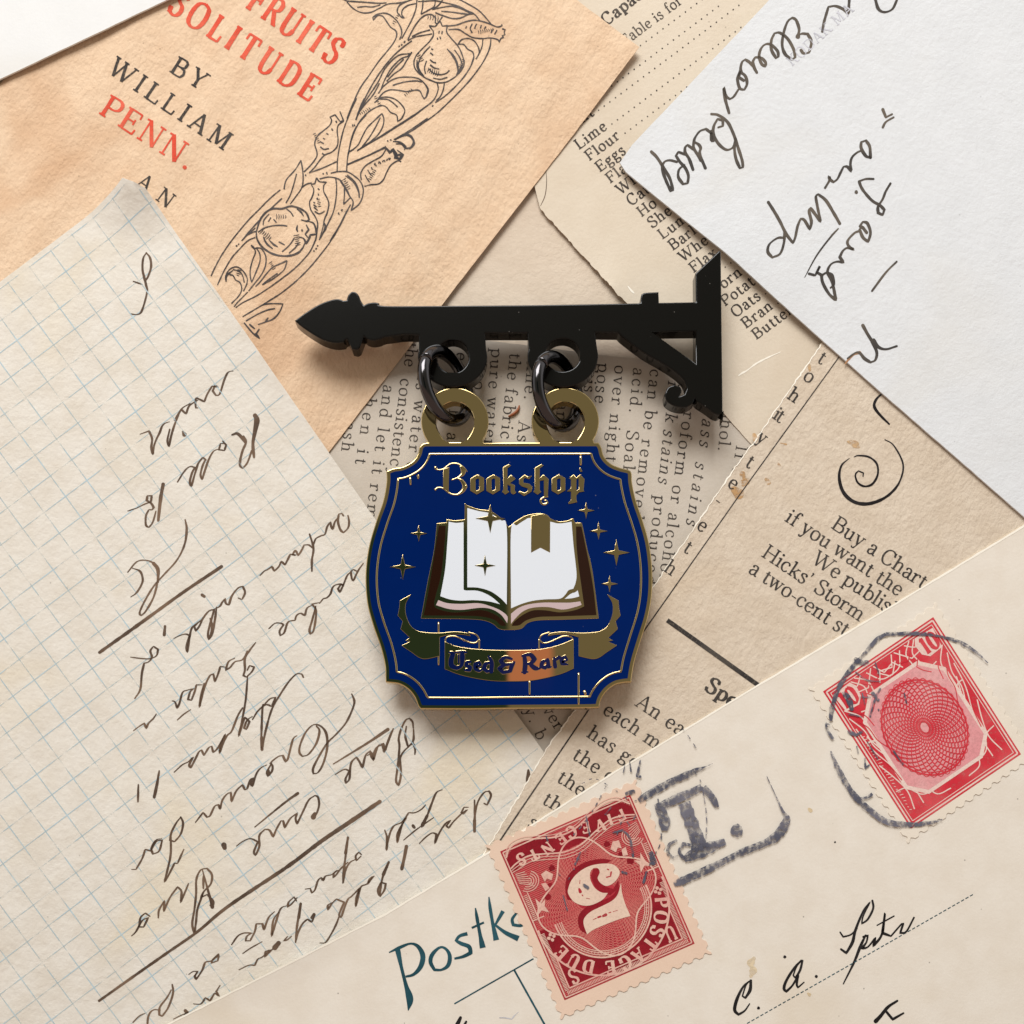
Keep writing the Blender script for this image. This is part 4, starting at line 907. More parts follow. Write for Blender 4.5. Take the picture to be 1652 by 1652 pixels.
# corner work: ribbon with FIVE CENTS, scrolls, columns
for off, w in ((15, 1.8), (-12, 1.8), (20, .9), (-16.5, .9), (25, .9)):
    ln_path([(6, 22 + off * .7), (22, 12 + off), (45, 9 + off), (75, 17 + off), (105, 27 + off), (135, 27 + off), (165, 17 + off), (190, 10 + off), (212, 13 + off), (224, 22 + off * .7)], w)
dk2 = Ink(); q = spline([(14, 26), (24, 16), (45, 11), (75, 19), (105, 28), (135, 28), (165, 19), (190, 12), (208, 16), (217, 26)], step=3); dk2.ribbon([(*S5(*p), 22) for p in q])
for cx_, sg in ((22, 1), (207, -1)):
    for r in (6, 10, 14, 18): ln_path([(cx_ + sg * r * math.cos(t * .3), 62 + r * .9 * math.sin(t * .3)) for t in range(-3, 9)], 1.1)
    for k in range(7): ln_path([(cx_ - sg * 14, 44 + k * 2.6), (cx_ + sg * (2 + k), 46 + k * 4.5)], .9)
    for k in range(14): ln_path([(cx_ - sg * 16, 82 + k * 3.0), (cx_ - sg * 10, 82 + k * 3.0)], .9)
    ln_path([(cx_ - sg * 8, 78), (cx_ - sg * 8, 124)], 1.4); ln_path([(cx_ - sg * 18, 124), (cx_ + sg * 2, 124)], 1.4)
    ln.poly([S5(cx_ + sg * x, y) for x, y in ((0, 92), (5, 104), (14, 100), (9, 110), (12, 122), (2, 114), (-5, 118), (-2, 106))])
    ln.poly([S5(cx_ + sg * x, y) for x, y in ((24, 60), (34, 58), (42, 68), (36, 76), (30, 70), (25, 74))])
    ln.poly([S5(cx_ + sg * x, y) for x, y in ((18, 74), (26, 76), (28, 86), (20, 88))])
    dk2.dot(*S5(cx_ + sg * 20, 98), 6); dk2.dot(*S5(cx_ + sg * 30, 84), 6); dk2.dot(*S5(cx_ + sg * 44, 58), 5)
dk2.build('deep_red_scrolls', STDEEP, stamp5, eps=.0058)
for ch, x, y, a in (('F', 1000, 305, 153), ('I', 916, 338, 160), ('V', 842, 380, 165), ('E', 733, 398, 168), ('C', 622, 434, 153), ('E', 542, 482, 143), ('N', 440, 558, 142), ('T', 338, 606, 152), ('S', 242, 640, 160)):
    u, v = 790 + x / 4.72, 1250 + y / 4.72; a = math.radians(a); w_ = PG[ch][0] * 17 / 70 * .95
    text(ln, ch, (u - math.cos(a) * w_ / 2 - math.sin(a) * 8.5, v - math.sin(a) * w_ / 2 + math.cos(a) * 8.5), ang=math.degrees(a), size=18, bold=1.8, thin=2.0, widen=.95)
ln.build('pale_printing', STLINE, stamp5, eps=.0072)
k5 = 1 / 4.72
def zs(s): return [p[:2] for p in P(s, 790, 1250, k5)[0]]
nu = Ink()
nu.area(spline(zs('575,870 590,780 650,710 740,660 850,640 930,650 860,690 760,720 690,770 640,830 620,900 650,960 590,950'), True)); 
nu.area(spline(zs('690,1180 672,1110 690,1050 750,1000 840,965 930,920 985,850 990,900 940,960 850,1005 770,1045 725,1095 725,1150 745,1215'), True))
nu.area(zs('770,770 790,715 830,715 850,750 880,850 940,870 980,800 985,860 920,915 850,905 800,850'))
nu.build('numeral_shadow', STDEEP, stamp5, eps=.0062)
nu = Ink()
nu.area(spline(zs('598,905 600,860 625,800 680,740 760,695 850,677 930,680 975,710 990,750 965,800 920,838 880,845 840,820 822,785 838,745 825,712 790,712 765,745 768,800 800,860 850,895 900,900 860,950 780,990 710,995 640,965'), True, corner=70))
nu.area(spline(zs('742,1215 716,1140 722,1090 770,1042 850,1002 930,960 975,910 1000,822 1008,900 1035,990 1072,1075 1000,1095 880,1140 790,1180'), True, corner=70))
nu.build('numeral', STCREAM, stamp5, eps=.0085)
nu = Ink()
nu.strokes(P('688,800,5 685,830,7;682,870,14 690,890,20;705,915,9 712,925,6;735,940,8 765,945,5;785,1105,5 815,1090,5;825,1085,9 845,1078,9;865,1075,18 885,1065,18;905,1052,9 925,1045,9;940,1042,5 975,1030,4;895,718,6 905,722,8;925,740,9 920,772,9 890,780,7', 790, 1250, k5), wob=.9)
nu.build('numeral_ornament', STRED, stamp5, eps=.0098)

# ten-cent stamp at the right
O10 = (1327.7, 1115.5); e1 = (math.cos(math.radians(-34)), math.sin(math.radians(-34))); e2 = (math.cos(math.radians(57.3)), math.sin(math.radians(57.3)))
S10 = lambda x, y: (O10[0] + x * e1[0] + y * e2[0], O10[1] + x * e1[1] + y * e2[1])
stamp10 = stamp_sheet('postage_stamp', S10, -17, 232, -17, 280, STAMPW, .162, 18)
tag(stamp10['obj'], 'scarlet ten cent stamp with rose centre under a round black postmark, at the right', 'stamp')
r1 = Ink(); l1 = Ink(); p1 = Ink(); d1 = Ink(); d1.mark = lambda: None
r1.area([S10(0, 0), S10(215, 0), S10(215, 263), S10(0, 263)]); r1.build('red_ground', STRED2, stamp10, eps=.0022)
rect(4, 211, 4, 259, 2.6, l1, S10); rect(9, 206, 9, 254, 1.2, l1, S10)
for s in ('12,45 30,70 28,100 40,135 62,160', '12,60 22,90 22,120 34,150 50,175 60,200', '46,12 60,30 58,48 66,58', '54,10 70,26 70,46 78,54', '12,80 16,120 28,160 40,190 40,240', '20,100 32,140 44,165 48,195 70,220', '12,150 22,180 28,210 22,240', '90,12 100,30 120,24 130,40', '75,14 90,36 110,40 125,24', '34,62 50,66 58,58 60,46', '12,200 30,205 44,226 60,232', '52,150 60,170 56,190', '14,110 26,112 36,128', '130,12 150,36 175,30 190,14', '150,12 165,24 180,20', '40,205 56,215 66,240 90,245', '70,64 84,52 110,48 140,50'):
    q = [tuple(map(float, t.split(','))) for t in s.split()]
    for mx in (0, 1): ln_path([(215 - x if mx else x, y) for x, y in q], 2.0, F=S10, I=l1)
for k in range(26): ln_path([(12 + k * .1, 96 + k * 5.6), (18 + 2 * math.sin(k), 98 + k * 5.6)], 1.0, F=S10, I=l1)
l1.area([S10(*p) for p in ((10, 14), (44, 12), (50, 22), (48, 40), (38, 50), (14, 48))]); l1.area([S10(*p) for p in ((205, 14), (171, 12), (165, 22), (167, 40), (177, 50), (201, 48))])
l1.area([S10(*p) for p in ((27, 78), (60, 44), (155, 44), (188, 78), (188, 205), (160, 233), (55, 233), (27, 205))])
l1.build('pale_printing', STLINE2, stamp10, eps=.0036)
p1.area([S10(*p) for p in ((33, 81), (63, 50), (152, 50), (182, 81), (182, 202), (157, 227), (58, 227), (33, 202))]); l2_ = Ink(); ov = lambda rx, ry: [S10(107 + rx * math.cos(t * .105), 140 + ry * math.sin(t * .105)) for t in range(60)]
for k in range(13):                                 # engine-turned rosette in the middle of the rose panel
    s_ = .16 + k * .07
    for ph in (0, math.pi):
        ln_path([(107 + (64 * s_ + 4.2 * math.sin(18 * t + ph + k)) * math.cos(t), 140 + (80 * s_ + 4.2 * math.sin(18 * t + ph + k)) * math.sin(t)) for t in [6.28319 * q_ / 150 for q_ in range(151)]], 1.15, F=S10, I=l2_, step=6)
for w_, r_ in ((2.6, 1.0), (1.3, .94)):
    ln_path([(107 + 66 * r_ * math.cos(t * .1), 140 + 80 * r_ * math.sin(t * .1)) for t in range(64)], w_, F=S10, I=l2_)
l2_.build('rosette', STRED2, stamp10, eps=.0075)
p1.build('rose_panel', STROSE, stamp10, eps=.0050)
text(d1, '10', S10(14, 45), ang=-34, size=28, bold=1.6, thin=1.4, widen=.85); text(d1, '10', S10(172, 45), ang=-34, size=28, bold=1.6, thin=1.4, widen=.85)
for s in ('56,40 66,52 60,62 50,72', '24,56 36,70 40,92', '20,70 30,90 32,115 42,138', '60,24 72,36 90,30', '16,130 26,160 30,190'):
    q = [tuple(map(float, t.split(','))) for t in s.split()]
    for mx in (0, 1): ln_path([(215 - x if mx else x, y) for x, y in q], 1.6, F=S10, I=d1)
d1.build('value_figures', STRED2, stamp10, eps=.0062)

# postmarks: they run over card and stamps alike
ink = Ink()
tt = '''40,200,34 120,150,50 250,80,48 400,12,36 470,-18,10 520,-40,4;270,745,30 330,718,52 500,640,46 700,540,42 870,470,50 950,415,62 1000,325,52 978,275,22 930,170,8 870,40,5;150,252,50 300,182,62 380,148,50 450,112,44;175,235,60 205,320,72 208,395,44;460,112,44 520,185,46 550,245,26;335,215,80 365,300,86 410,420,90 448,520,100;335,580,44 450,525,84 602,465,40'''
ink.strokes(P(tt, 1020, 1242, K4), wob=.22, caps=False)
ink.dot(*Z(675, 395, 1020, 1242), 11)
ink.strokes(P('285,460,16 240,485,20 230,540,22 262,570,16 290,560,12;395,492,18 330,480,22 305,530,24 330,575,24 385,550,20 390,505,18;50,-60,10 30,40,20 50,45,16;-20,-60,8 -10,10,10;-50,-30,6 -60,20,8', 1020, 1242, K4), wob=.3)
def dash_path(s, ox, oy, on=12, off=6, w=1.8):
    q = spline(P(s, ox, oy, K4)[0], step=1.5); k = 0
    while k < len(q) - 2:
        n = int(random.uniform(.6, 1.3) * on / 1.5); seg = q[k:k + n]
        ink.ribbon([(x, y, w * random.uniform(.6, 1.5)) for x, y in seg]); k += n + int(random.uniform(.7, 1.5) * off / 1.5)
dash_path('150,130 165,190 180,300 188,400 180,480 150,540 110,620', 1020, 1242); dash_path('390,0 440,70 462,170 480,300 478,420 470,480', 1020, 1242)
dash_path('-330,90 -240,60 -100,140 0,200 120,180', 1020, 1242, 7, 10, 1.6); dash_path('-380,420 -300,330 -220,200 -150,60', 1020, 1242, 8, 9, 1.6); dash_path('-100,420 -60,300 -20,360 20,300', 1020, 1242, 8, 8, 1.7); dash_path('-520,650 -420,720 -330,560 -260,480', 1020, 1242, 6, 12, 1.5)
dash_path('205,-330 320,-270 420,-130', 1020, 1242, 9, 7, 1.3)
ink.mark(); ink.strokes(P('700,110,24 640,145,34 600,185,32 520,280,28 430,380,38 340,520,34 300,640,36 285,700,40 280,770,20;280,1000,12 330,1120,36 400,1250,42 480,1360,46 580,1450,46 700,1535,44 860,1560,40 1040,1545,24 1130,1520,8;1480,330,6 1380,240,20 1250,165,28 1100,125,18 950,105,30 700,110,24;240,790,16 260,850,22 300,910,22;240,790,16 275,800,10;500,1362,22 560,1350,20 598,1325,22;660,520,14 620,600,18 580,740,14;480,960,14 490,1020,12;540,1050,14 545,1130,18 580,1100,12;640,680,12 650,690,16', 1280, 1000, .2119), wob=.25, caps=False)
ink.strokes(P('470,400,8 560,460,8 660,470,6;420,720,14 520,740,8;500,590,10 580,590,8;560,930,8 640,1060,8;520,560,10 540,640,10;620,330,10 650,420,12;840,560,12 860,640,12;760,1000,14 830,1100,14;470,300,30 520,330,40 560,320,24;380,560,30 420,610,44 440,680,30;600,560,24 640,610,30;420,850,26 470,880,30 520,850,16', 1280, 1000, .2119), wob=.5)
ink.strokes(P('1040,142,26 1090,130,36;940,440,12 1010,420,16 1060,470,20 1082,560,20 1090,620,16;1228,600,44 1242,660,48;922,250,14 880,300,14;690,590,12 650,680,12;730,300,9 760,460,10;430,470,10 440,500,12;560,920,9 590,1030,12;718,840,24 745,860,22;1010,740,24 1040,750,20;1192,740,18 1170,820,16;1270,230,10 1300,300,14 1310,420,12', 790, 1250, k5), wob=.5)
ink.build('postmark', INK_GREY, postcard, eps=.030)

# ---------------------------------------------------------------- hanging sign: black bracket, two jump rings, gold and enamel plate
def metal(name, col, rough, bump=0.0, scale=9.):
    m, nt, b = newmat(name); b.inputs['Base Color'].default_value = (*col, 1); b.inputs['Metallic'].default_value = 1
    v = obj_coord(nt); n = noi(nt, v, scale, 3)
    mr = nt.nodes.new('ShaderNodeMapRange'); nt.links.new(n, mr.inputs['Value']); mr.inputs['To Min'].default_value = rough * .7; mr.inputs['To Max'].default_value = rough * 1.4
    nt.links.new(mr.outputs[0], b.inputs['Roughness'])
    if bump:
        bp = nt.nodes.new('ShaderNodeBump'); bp.inputs['Strength'].default_value = bump; bp.inputs['Distance'].default_value = .004
        nt.links.new(noi(nt, v, 3.5, 2), bp.inputs['Height']); nt.links.new(bp.outputs[0], b.inputs['Normal'])
    return m
def gloss(name, col, rough=.12, spec=.5, dust=.0, var=.0):
    m, nt, b = newmat(name); v = obj_coord(nt)
    c_ = col
    if var: c_ = mixc(nt, smooth(nt, noi(nt, v, .9, 2), .35, .7), col, tuple(x * (1 + var) for x in col))
    if dust:
        vo = nt.nodes.new('ShaderNodeTexVoronoi'); vo.inputs['Scale'].default_value = 6.5; nt.links.new(v, vo.inputs['Vector'])
        sp = math_node(nt, 'MULTIPLY', smooth(nt, vo.outputs['Distance'], .075, .035), smooth(nt, noi(nt, v, 5, 1), .54, .62))
        c_ = mixc(nt, math_node(nt, 'MULTIPLY', sp, dust), c_, (.32, .30, .27))
    if isinstance(c_, tuple): b.inputs['Base Color'].default_value = (*c_, 1)
    else: nt.links.new(c_, b.inputs['Base Color'])
    b.inputs['Roughness'].default_value = rough; b.inputs['Specular IOR Level'].default_value = spec
    return m
GOLD = metal('polished_gold_plate', (.66, .50, .235), .02)
BLACKM = metal('black_nickel_wire', (.085, .080, .082), .12, .25)
ACRYL = gloss('black_acrylic', (.0028, .0024, .0018), .13, .36, dust=.38)
BLUE = gloss('royal_blue_enamel', (.0008, .0120, .092), .04, .06, dust=.35, var=.10)
WHITE = gloss('white_enamel', (.73, .77, .82), .10, .3)
BROWN = gloss('dark_brown_enamel', (.020, .0055, .002), .10)
PINK = gloss('pale_pink_enamel', (.56, .43, .43), .10)
BLUE_T = gloss('blue_enamel_lettering', (.0015, .006, .055), .12)

def even(lp, mn=1.7):
    out = []
    for p in lp:
        if not out or math.hypot(p[0] - out[-1][0], p[1] - out[-1][1]) > mn: out.append(tuple(p[:2]))
    if math.hypot(out[0][0] - out[-1][0], out[0][1] - out[-1][1]) < mn: out.pop()
    return out
def fill(name, loops, z0, z1, bev, mat, parent, res=1, drop=1.0):
    """Flat plate with a rounded rim; loops in layout units, seen at its top z1; later loops are holes."""
    rows = [90 * k / (res + 1) for k in range(res + 2)]; V = []; F = []; top = []; bot_ = []; hol = []; soft = set()
    for n_, lp in enumerate(loops):
        lp = even(lp, 2.0 if bev > .008 else .7 if bev > .004 else .25)
        if sum(a[0] * b[1] - b[0] * a[1] for a, b in zip(lp, lp[1:] + lp[:1])) < 0: lp = lp[::-1]
        m = len(lp); prev = None
        for ph in rows:
            s = math.sin(math.radians(ph)); c_ = math.cos(math.radians(ph)); dd = bev * 100 * (1 - s)
            q = inset(lp, dd if n_ == 0 else -dd) if dd > 1e-6 else lp; b0 = len(V)
            V += [(*W(u, v, z1), z1 - bev * drop * (1 - c_)) for u, v in q]
            if prev is None: top.append((b0, q))
            else: soft.update(range(len(F), len(F) + m)); F += [(prev + i, prev + (i + 1) % m, b0 + (i + 1) % m, b0 + i) for i in range(m)]
            prev = b0
        b0 = len(V); V += [(*W(u, v, z1), z0) for u, v in lp]; F += [(prev + i, prev + (i + 1) % m, b0 + (i + 1) % m, b0 + i) for i in range(m)]
        bot_.append((b0, lp)); 
        if n_: hol.append(lp)
    for grp, up_ in ((top, True), (bot_, False)):
        pts = []; idx = []; faces = []
        for b0, q in grp:
            k = len(pts); pts += [Vector(p) for p in q]; idx += [b0 + i for i in range(len(q))]; faces.append(list(range(k, k + len(q))))
        r = delaunay_2d_cdt(pts, [], faces, 1, 1e-5)
        ids = [idx[o[0]] if o else None for o in r[3]]
        for k, o in enumerate(ids):
            if o is None: ids[k] = len(V); V.append((*W(r[0][k].x, r[0][k].y, z1), z1 if up_ else z0))
        for f in r[2]:
            cx_ = sum(r[0][i].x for i in f) / len(f); cy_ = sum(r[0][i].y for i in f) / len(f)
            if any(inside((cx_, cy_), h) for h in hol): continue
            F.append(tuple(ids[i] for i in f))
    o = link_mesh(name, V, F, mat)
    if res > 1: o.data.polygons.foreach_set('use_smooth', [i in soft for i in range(len(F))])
    bm = bmesh.new(); bm.from_mesh(o.data); bmesh.ops.recalc_face_normals(bm, faces=bm.faces); bm.to_mesh(o.data); bm.free()
    attach(o, parent)
    return o
def ridge_mesh(name, strokes, z0, h, mat, parent):
    """raised cloisonne wires: low rounded beads"""
    V = []; F = []; prof = [(math.cos(math.pi * k / 6) * -.5, math.sin(math.pi * k / 6)) for k in range(7)]; caps = []
    for st in strokes:
        m = len(st); b0 = len(V); e = (len(V) % 7) * 1e-4
        for i, p in enumerate(st):
            a, b = st[max(0, i - 1)], st[min(m - 1, i + 1)]
            if i in (0, m - 1) and math.hypot(st[0][0] - st[-1][0], st[0][1] - st[-1][1]) < .01: a, b = st[-2], st[1]
            L = math.hypot(b[0] - a[0], b[1] - a[1]) or 1; nx, ny = -(b[1] - a[1]) / L, (b[0] - a[0]) / L
            hh = min(h, p[2] * .0028) + e
            for s, t in prof:
                x, y = W(p[0] + nx * s * p[2], p[1] + ny * s * p[2], z0 + hh * t); V.append((x, y, z0 + hh * t))
        for i in range(m - 1):
            k = b0 + 7 * i
            for jj in range(6): F.append((k + jj, k + jj + 7, k + jj + 8, k + jj + 1))
        caps += [tuple(range(b0, b0 + 7)), tuple(reversed(range(b0 + 7 * (m - 1), b0 + 7 * m)))]
    n_ = len(F); o = link_mesh(name, V, F + caps, mat)
    o.data.polygons.foreach_set('use_smooth', [i < n_ for i in range(len(F) + len(caps))])
    bm = bmesh.new(); bm.from_mesh(o.data); bmesh.ops.recalc_face_normals(bm, faces=bm.faces); bm.to_mesh(o.data); bm.free()
    attach(o, parent); return o
def cyl(name, u, v, r, z0, z1, mat, parent, n=28):
    x0, y0 = W(u, v, z1); V = []; F = []
    for z in (z0, z1):
        for i in range(n): V.append((x0 + r * math.cos(6.2832 * i / n), y0 + r * math.sin(6.2832 * i / n), z))
    F = [tuple(range(n, 2 * n)), tuple(reversed(range(n)))] + [(i, (i + 1) % n, n + (i + 1) % n, n + i) for i in range(n)]
    o = link_mesh(name, V, F, mat); attach(o, parent); return o
def inset(poly, d):
    n = len(poly); out = []
    ar = sum(a[0] * b[1] - b[0] * a[1] for a, b in zip(poly, poly[1:] + poly[:1])); sg = 1 if ar > 0 else -1
    for i in range(n):
        a, b, c_ = poly[i - 1], poly[i], poly[(i + 1) % n]
        t1 = Vector((b[0] - a[0], b[1] - a[1])).normalized(); t2 = Vector((c_[0] - b[0], c_[1] - b[1])).normalized()
        n1 = Vector((-t1.y, t1.x)); n2 = Vector((-t2.y, t2.x)); nn = n1 + n2; L = nn.length
        if L < 1e-3: nn, L = n1, 1
        k = d / max(.55, L / 2); nn = nn / L * k * sg
        out.append((b[0] + nn.x, b[1] + nn.y))
    if abs(d) > 4:                                 # drop the little loops that form at sharp corners
        def dist(p):
            best = 1e9
            for a, b in zip(poly, poly[1:] + poly[:1]):
                vx, vy = b[0] - a[0], b[1] - a[1]; L2 = vx * vx + vy * vy or 1
                t = max(0, min(1, ((p[0] - a[0]) * vx + (p[1] - a[1]) * vy) / L2)); best = min(best, math.hypot(p[0] - a[0] - t * vx, p[1] - a[1] - t * vy))
            return best
        out = [p for p in out if dist(p) > abs(d) * .97]
    return out

# --- bracket
BZ0, BZ1 = .36, .62
def zz1(s): return [(460 + a[0] / 4.029, 400 + a[1] / 4.029) for a in P(s)[0]]
def zz2(s): return [(800 + a[0] / 4.029, 400 + a[1] / 4.029) for a in P(s)[0]]
top = zz1('62,470 130,420 220,365 300,335 350,330 385,343 398,338') + zz1('410,303 432,282 456,284 476,302 495,345 512,370') + zz1('535,358 578,351 612,358 642,374 1000,374 1360,371')
right = zz2('300,368 930,357 941,354') + zz2('944,308 962,290 1058,284 1061,354 1300,350 1298,162 1452,16 1463,20 1475,1050') + \
    zz2('1475,1072 1452,1086 1420,1076 1370,1040 1310,1000 1296,972 1280,1012 1230,1036 1160,1026 1110,992 1098,945 1120,905 1160,888 1200,902 1208,930 1192,964 1226,950 1243,908 1222,860 1170,810 1080,750 960,680 832,585 795,550 645,548')
l2 = [(908 + 57 * math.cos(math.radians(a)), 573 + 51 * math.sin(math.radians(a))) for a in range(-14, 196, 8)]
gap = zz2('205,553 0,553') + zz1('1300,553')
l1_ = [(730 + 56 * math.cos(math.radians(a)), 574 + 50 * math.sin(math.radians(a))) for a in range(-14, 196, 8)]
low = zz1('868,565 780,562 700,572 642,580 615,592 570,600 530,590 512,575 500,605 482,650 460,662 434,655 408,600 396,590 380,612 325,616 255,600 180,560 100,505')
outl = spline(top + right + l2 + gap + l1_ + low, True, step=2.5, corner=42)
hole1 = [(730.5 + 26 * math.cos(a * .2), 574.5 + 27 * math.sin(a * .2)) for a in range(31)]
hole2 = [(908 + 28.5 * math.cos(a * .2), 572.5 + 26.5 * math.sin(a * .2)) for a in range(31)]
tri = zz2('1012,543 1300,540 1300,750')
bracket = empty('sign_bracket', (*W(826, 520, BZ0), BZ0))
tag(bracket, 'black glossy spear-tipped bracket lying across the papers above the blue sign', 'bracket')
fill('arm', [outl, hole1, hole2, tri], BZ0, BZ1, .020, ACRYL, bracket, res=3)
cyl('clutch', 640, 517, .17, title_page['_h'](-2.0, 3.2) + .02, BZ0, GOLD, bracket); cyl('clutch', 1146, 500, .15, table_page['_h'](3.1, 3.2) + .02, BZ0, GOLD, bracket)

# --- plate
PZ0, PZ1 = .38, .58
k3 = 1 / 3.371
def q3(s): return [p[:2] for p in P(s, 580, 680, k3)[0]]
def circ(cx, cy, r, a0, a1, st=8):
    n = max(2, int(abs(a1 - a0) / st)); return [(cx + r * math.cos(math.radians(a0 + (a1 - a0) * i / n)), cy + r * math.sin(math.radians(a0 + (a1 - a0) * i / n))) for i in range(n + 1)]
L1, L2 = (733.8, 679), (912, 679)
topl = q3('145,268 185,252 235,243 288,214 316,176 325,140 340,120 358,114')
loop1 = [(690.5, 713.6)] + circ(*L1, 54.5, 146, 394) + [(781, 713.8)]
loop2 = [(869, 713.8)] + circ(*L2, 54.5, 146, 394) + [(959, 713.8)]
topr = q3('1300,113 1316,140 1330,188 1365,226 1412,248 1464,262 1480,278')
rgt = q3('1484,335 1505,430 1542,540 1575,660 1592,800 1590,940 1570,1060 1530,1190 1497,1300 1482,1380 1478,1418')
botr = q3('1440,1420 1390,1432 1345,1465 1315,1508 1303,1548 1288,1557')
bot = q3('1100,1560 820,1562 600,1565 332,1564'); botl = q3('318,1545 300,1500 265,1457 215,1428 152,1419 141,1408')
lft = q3('138,1330 115,1230 70,1100 40,980 32,830 50,680 90,540 128,430 146,330')
core = spline(topl + topr + rgt + botr + bot + botl + lft, True, step=2.5, corner=48)
full = spline(topl, step=2.5, corner=48) + loop1 + loop2 + spline(topr + rgt + botr + bot + botl + lft + topl[:1], step=2.5, corner=48)[:-1]
th = lambda dx_: spline([(718 + dx_, 712.5), (707 + dx_, 694), (703.5 + dx_, 677), (712 + dx_, 657), (734 + dx_, 647.5), (756 + dx_, 657), (765 + dx_, 677), (761 + dx_, 695), (750 + dx_, 712.5)], True, step=2.5, corner=48)
plate = empty('enamel_sign', (*W(821, 910, PZ0), PZ0))
tag(plate, 'blue and gold enamel shop sign with an open book, hanging from black rings', 'sign charm')
body = fill('gold_plate', [full, th(0), th(178.2)], PZ0, PZ1, .020, GOLD, plate, res=3)
cyl('clutch', 770, 860, .30, .055, PZ0, GOLD, plate); cyl('clutch', 880, 1010, .30, .055, PZ0, GOLD, plate)
E0, E1 = PZ1 - .01, PZ1 + .003
fill('blue_field', [inset(core, 6.3)], E0, E1, .001, BLUE, plate, res=0)
rim = inset(core, 18.5); rim = rim + rim[:1]
ridge_mesh('inner_border', [[(x, y, 3.2) for x, y in rim]], E1, .010, GOLD, plate)
# dripping lines of the border and the cracks of the old sign
dr = []
for s, w in (('275,300 278,345', 3.0), ('312,298 322,292 318,312', 3.0), ('1203,185 1203,238', 3.6), ('430,1090 430,1150', 2.6), ('430,1262 430,1325', 2.8), ('925,1408 925,1485', 3.0), ('1192,1366 1192,1540', 3.0), ('1222,1462 1230,1488', 4.0)):
    dr.append([(x, y, w) for x, y in dens(q3(s), 4)])
ridge_mesh('drip_lines', dr, E1, .010, GOLD, plate)
def star(cx, cy, rx, ry):
    pts = []
    for i in range(4):
        a = math.pi / 2 * i; r = ry if i % 2 else rx
        pts.append((cx + r * math.cos(a), cy + r * math.sin(a)))
        for t in (.25, .5, .75):
            b = a + math.pi / 2 * t; rr = min(rx, ry) * (.36 if t != .5 else .25); pts.append((cx + rr * math.cos(b), cy + rr * math.sin(b)))
    return pts
for cx_, cy_, ry_, rx_ in ((322, 608, 46, 46), (235, 790, 70, 70), (1232, 483, 46, 46), (1300, 595, 48, 48), (1397, 712, 72, 72), (1360, 882, 46, 46)):
    u, v = q3(f'{cx_},{cy_}')[0]; fill('star', [star(u, v, rx_ * k3, ry_ * k3)], E1 - .002, E1 + .010, .007, GOLD, plate, res=2, drop=.7)
# --- the open book
kb = 1 / 5.006
def qb(s, c_=50): return spline([p[:2] for p in P(s, 660, 800, kb)[0]], True, step=2.2, corner=c_)
book = fill('open_book', [qb('224,220 300,214 303,188 370,197 448,190 450,58 475,76 560,105 660,122 745,180 805,250 860,205 950,155 1050,140 1110,150 1150,185 1210,205 1270,200 1325,180 1340,216 1394,216 1405,260 1440,430 1480,600 1532,990 1230,1000 1050,1005 960,1026 895,1076 740,1078 680,1036 600,1006 450,995 95,990 100,965 150,690 200,440', 40)], E1 - .002, E1 + .006, .006, GOLD, plate, res=2, drop=.7)
BT = E1 + .006; b0, b1 = BT - .004, BT + .002
for s in ('240,242 296,242 287,380 258,640 216,800 203,880 230,912 330,938 430,938 560,922 640,934 720,974 770,1022 785,1048 740,1046 700,1008 640,985 560,972 430,968 117,966 150,800 190,560',
          '1348,247 1392,247 1420,380 1460,580 1490,760 1513,963 1200,973 1050,978 950,1004 890,1044 828,1050 850,1014 920,960 1000,925 1100,924 1220,940 1340,922 1414,892 1393,740 1368,560 1352,400'):
    fill('book_cover', [qb(s)], b0, b1, .0008, BROWN, book, res=0)
for s in ('320,208 380,218 440,212 440,756 460,764 560,768 660,812 735,875 640,852 520,842 420,846 330,836 252,810 290,600 307,400',
          '470,98 560,122 655,142 740,196 789,266 789,878 740,828 660,772 560,742 470,738',
          '823,278 870,238 930,198 984,178 1140,208 1200,222 1260,218 1312,208 1328,400 1352,620 1345,700 1326,750 1288,762 1262,797 1218,830 1100,836 1000,847 910,872 823,908',
          '1362,762 1374,812 1320,826 1256,832 1304,792 1342,778'):
    fill('page', [qb(s)], b0, b1, .0008, WHITE, book, res=0)
for s in ('236,842 310,866 420,872 560,867 660,892 740,927 793,972 793,1028 740,958 660,913 570,904 430,920 320,913 217,882', '823,952 880,907 960,877 1080,862 1200,862 1300,862 1383,852 1393,880 1340,898 1240,918 1120,898 1000,903 920,933 860,988 823,1033'):
    fill('page_block', [qb(s)], b0, b1, .0008, PINK, book, res=0)
fill('bookmark', [[p[:2] for p in P('985,162 1062,146 1110,156 1140,182 1138,458 1060,418 985,458', 660, 800, kb)[0]]], b0, b1 + .004, .005, GOLD, book, res=2, drop=.7)
for cx_, cy_, rx_, ry_ in ((655, 182, 118, 118), (613, 562, 84, 86)):
    fill('star', [star(660 + cx_ * kb, 800 + cy_ * kb, rx_ * kb, ry_ * kb)], b0, b1 + .006, .005, GOLD, book, res=2, drop=.7)
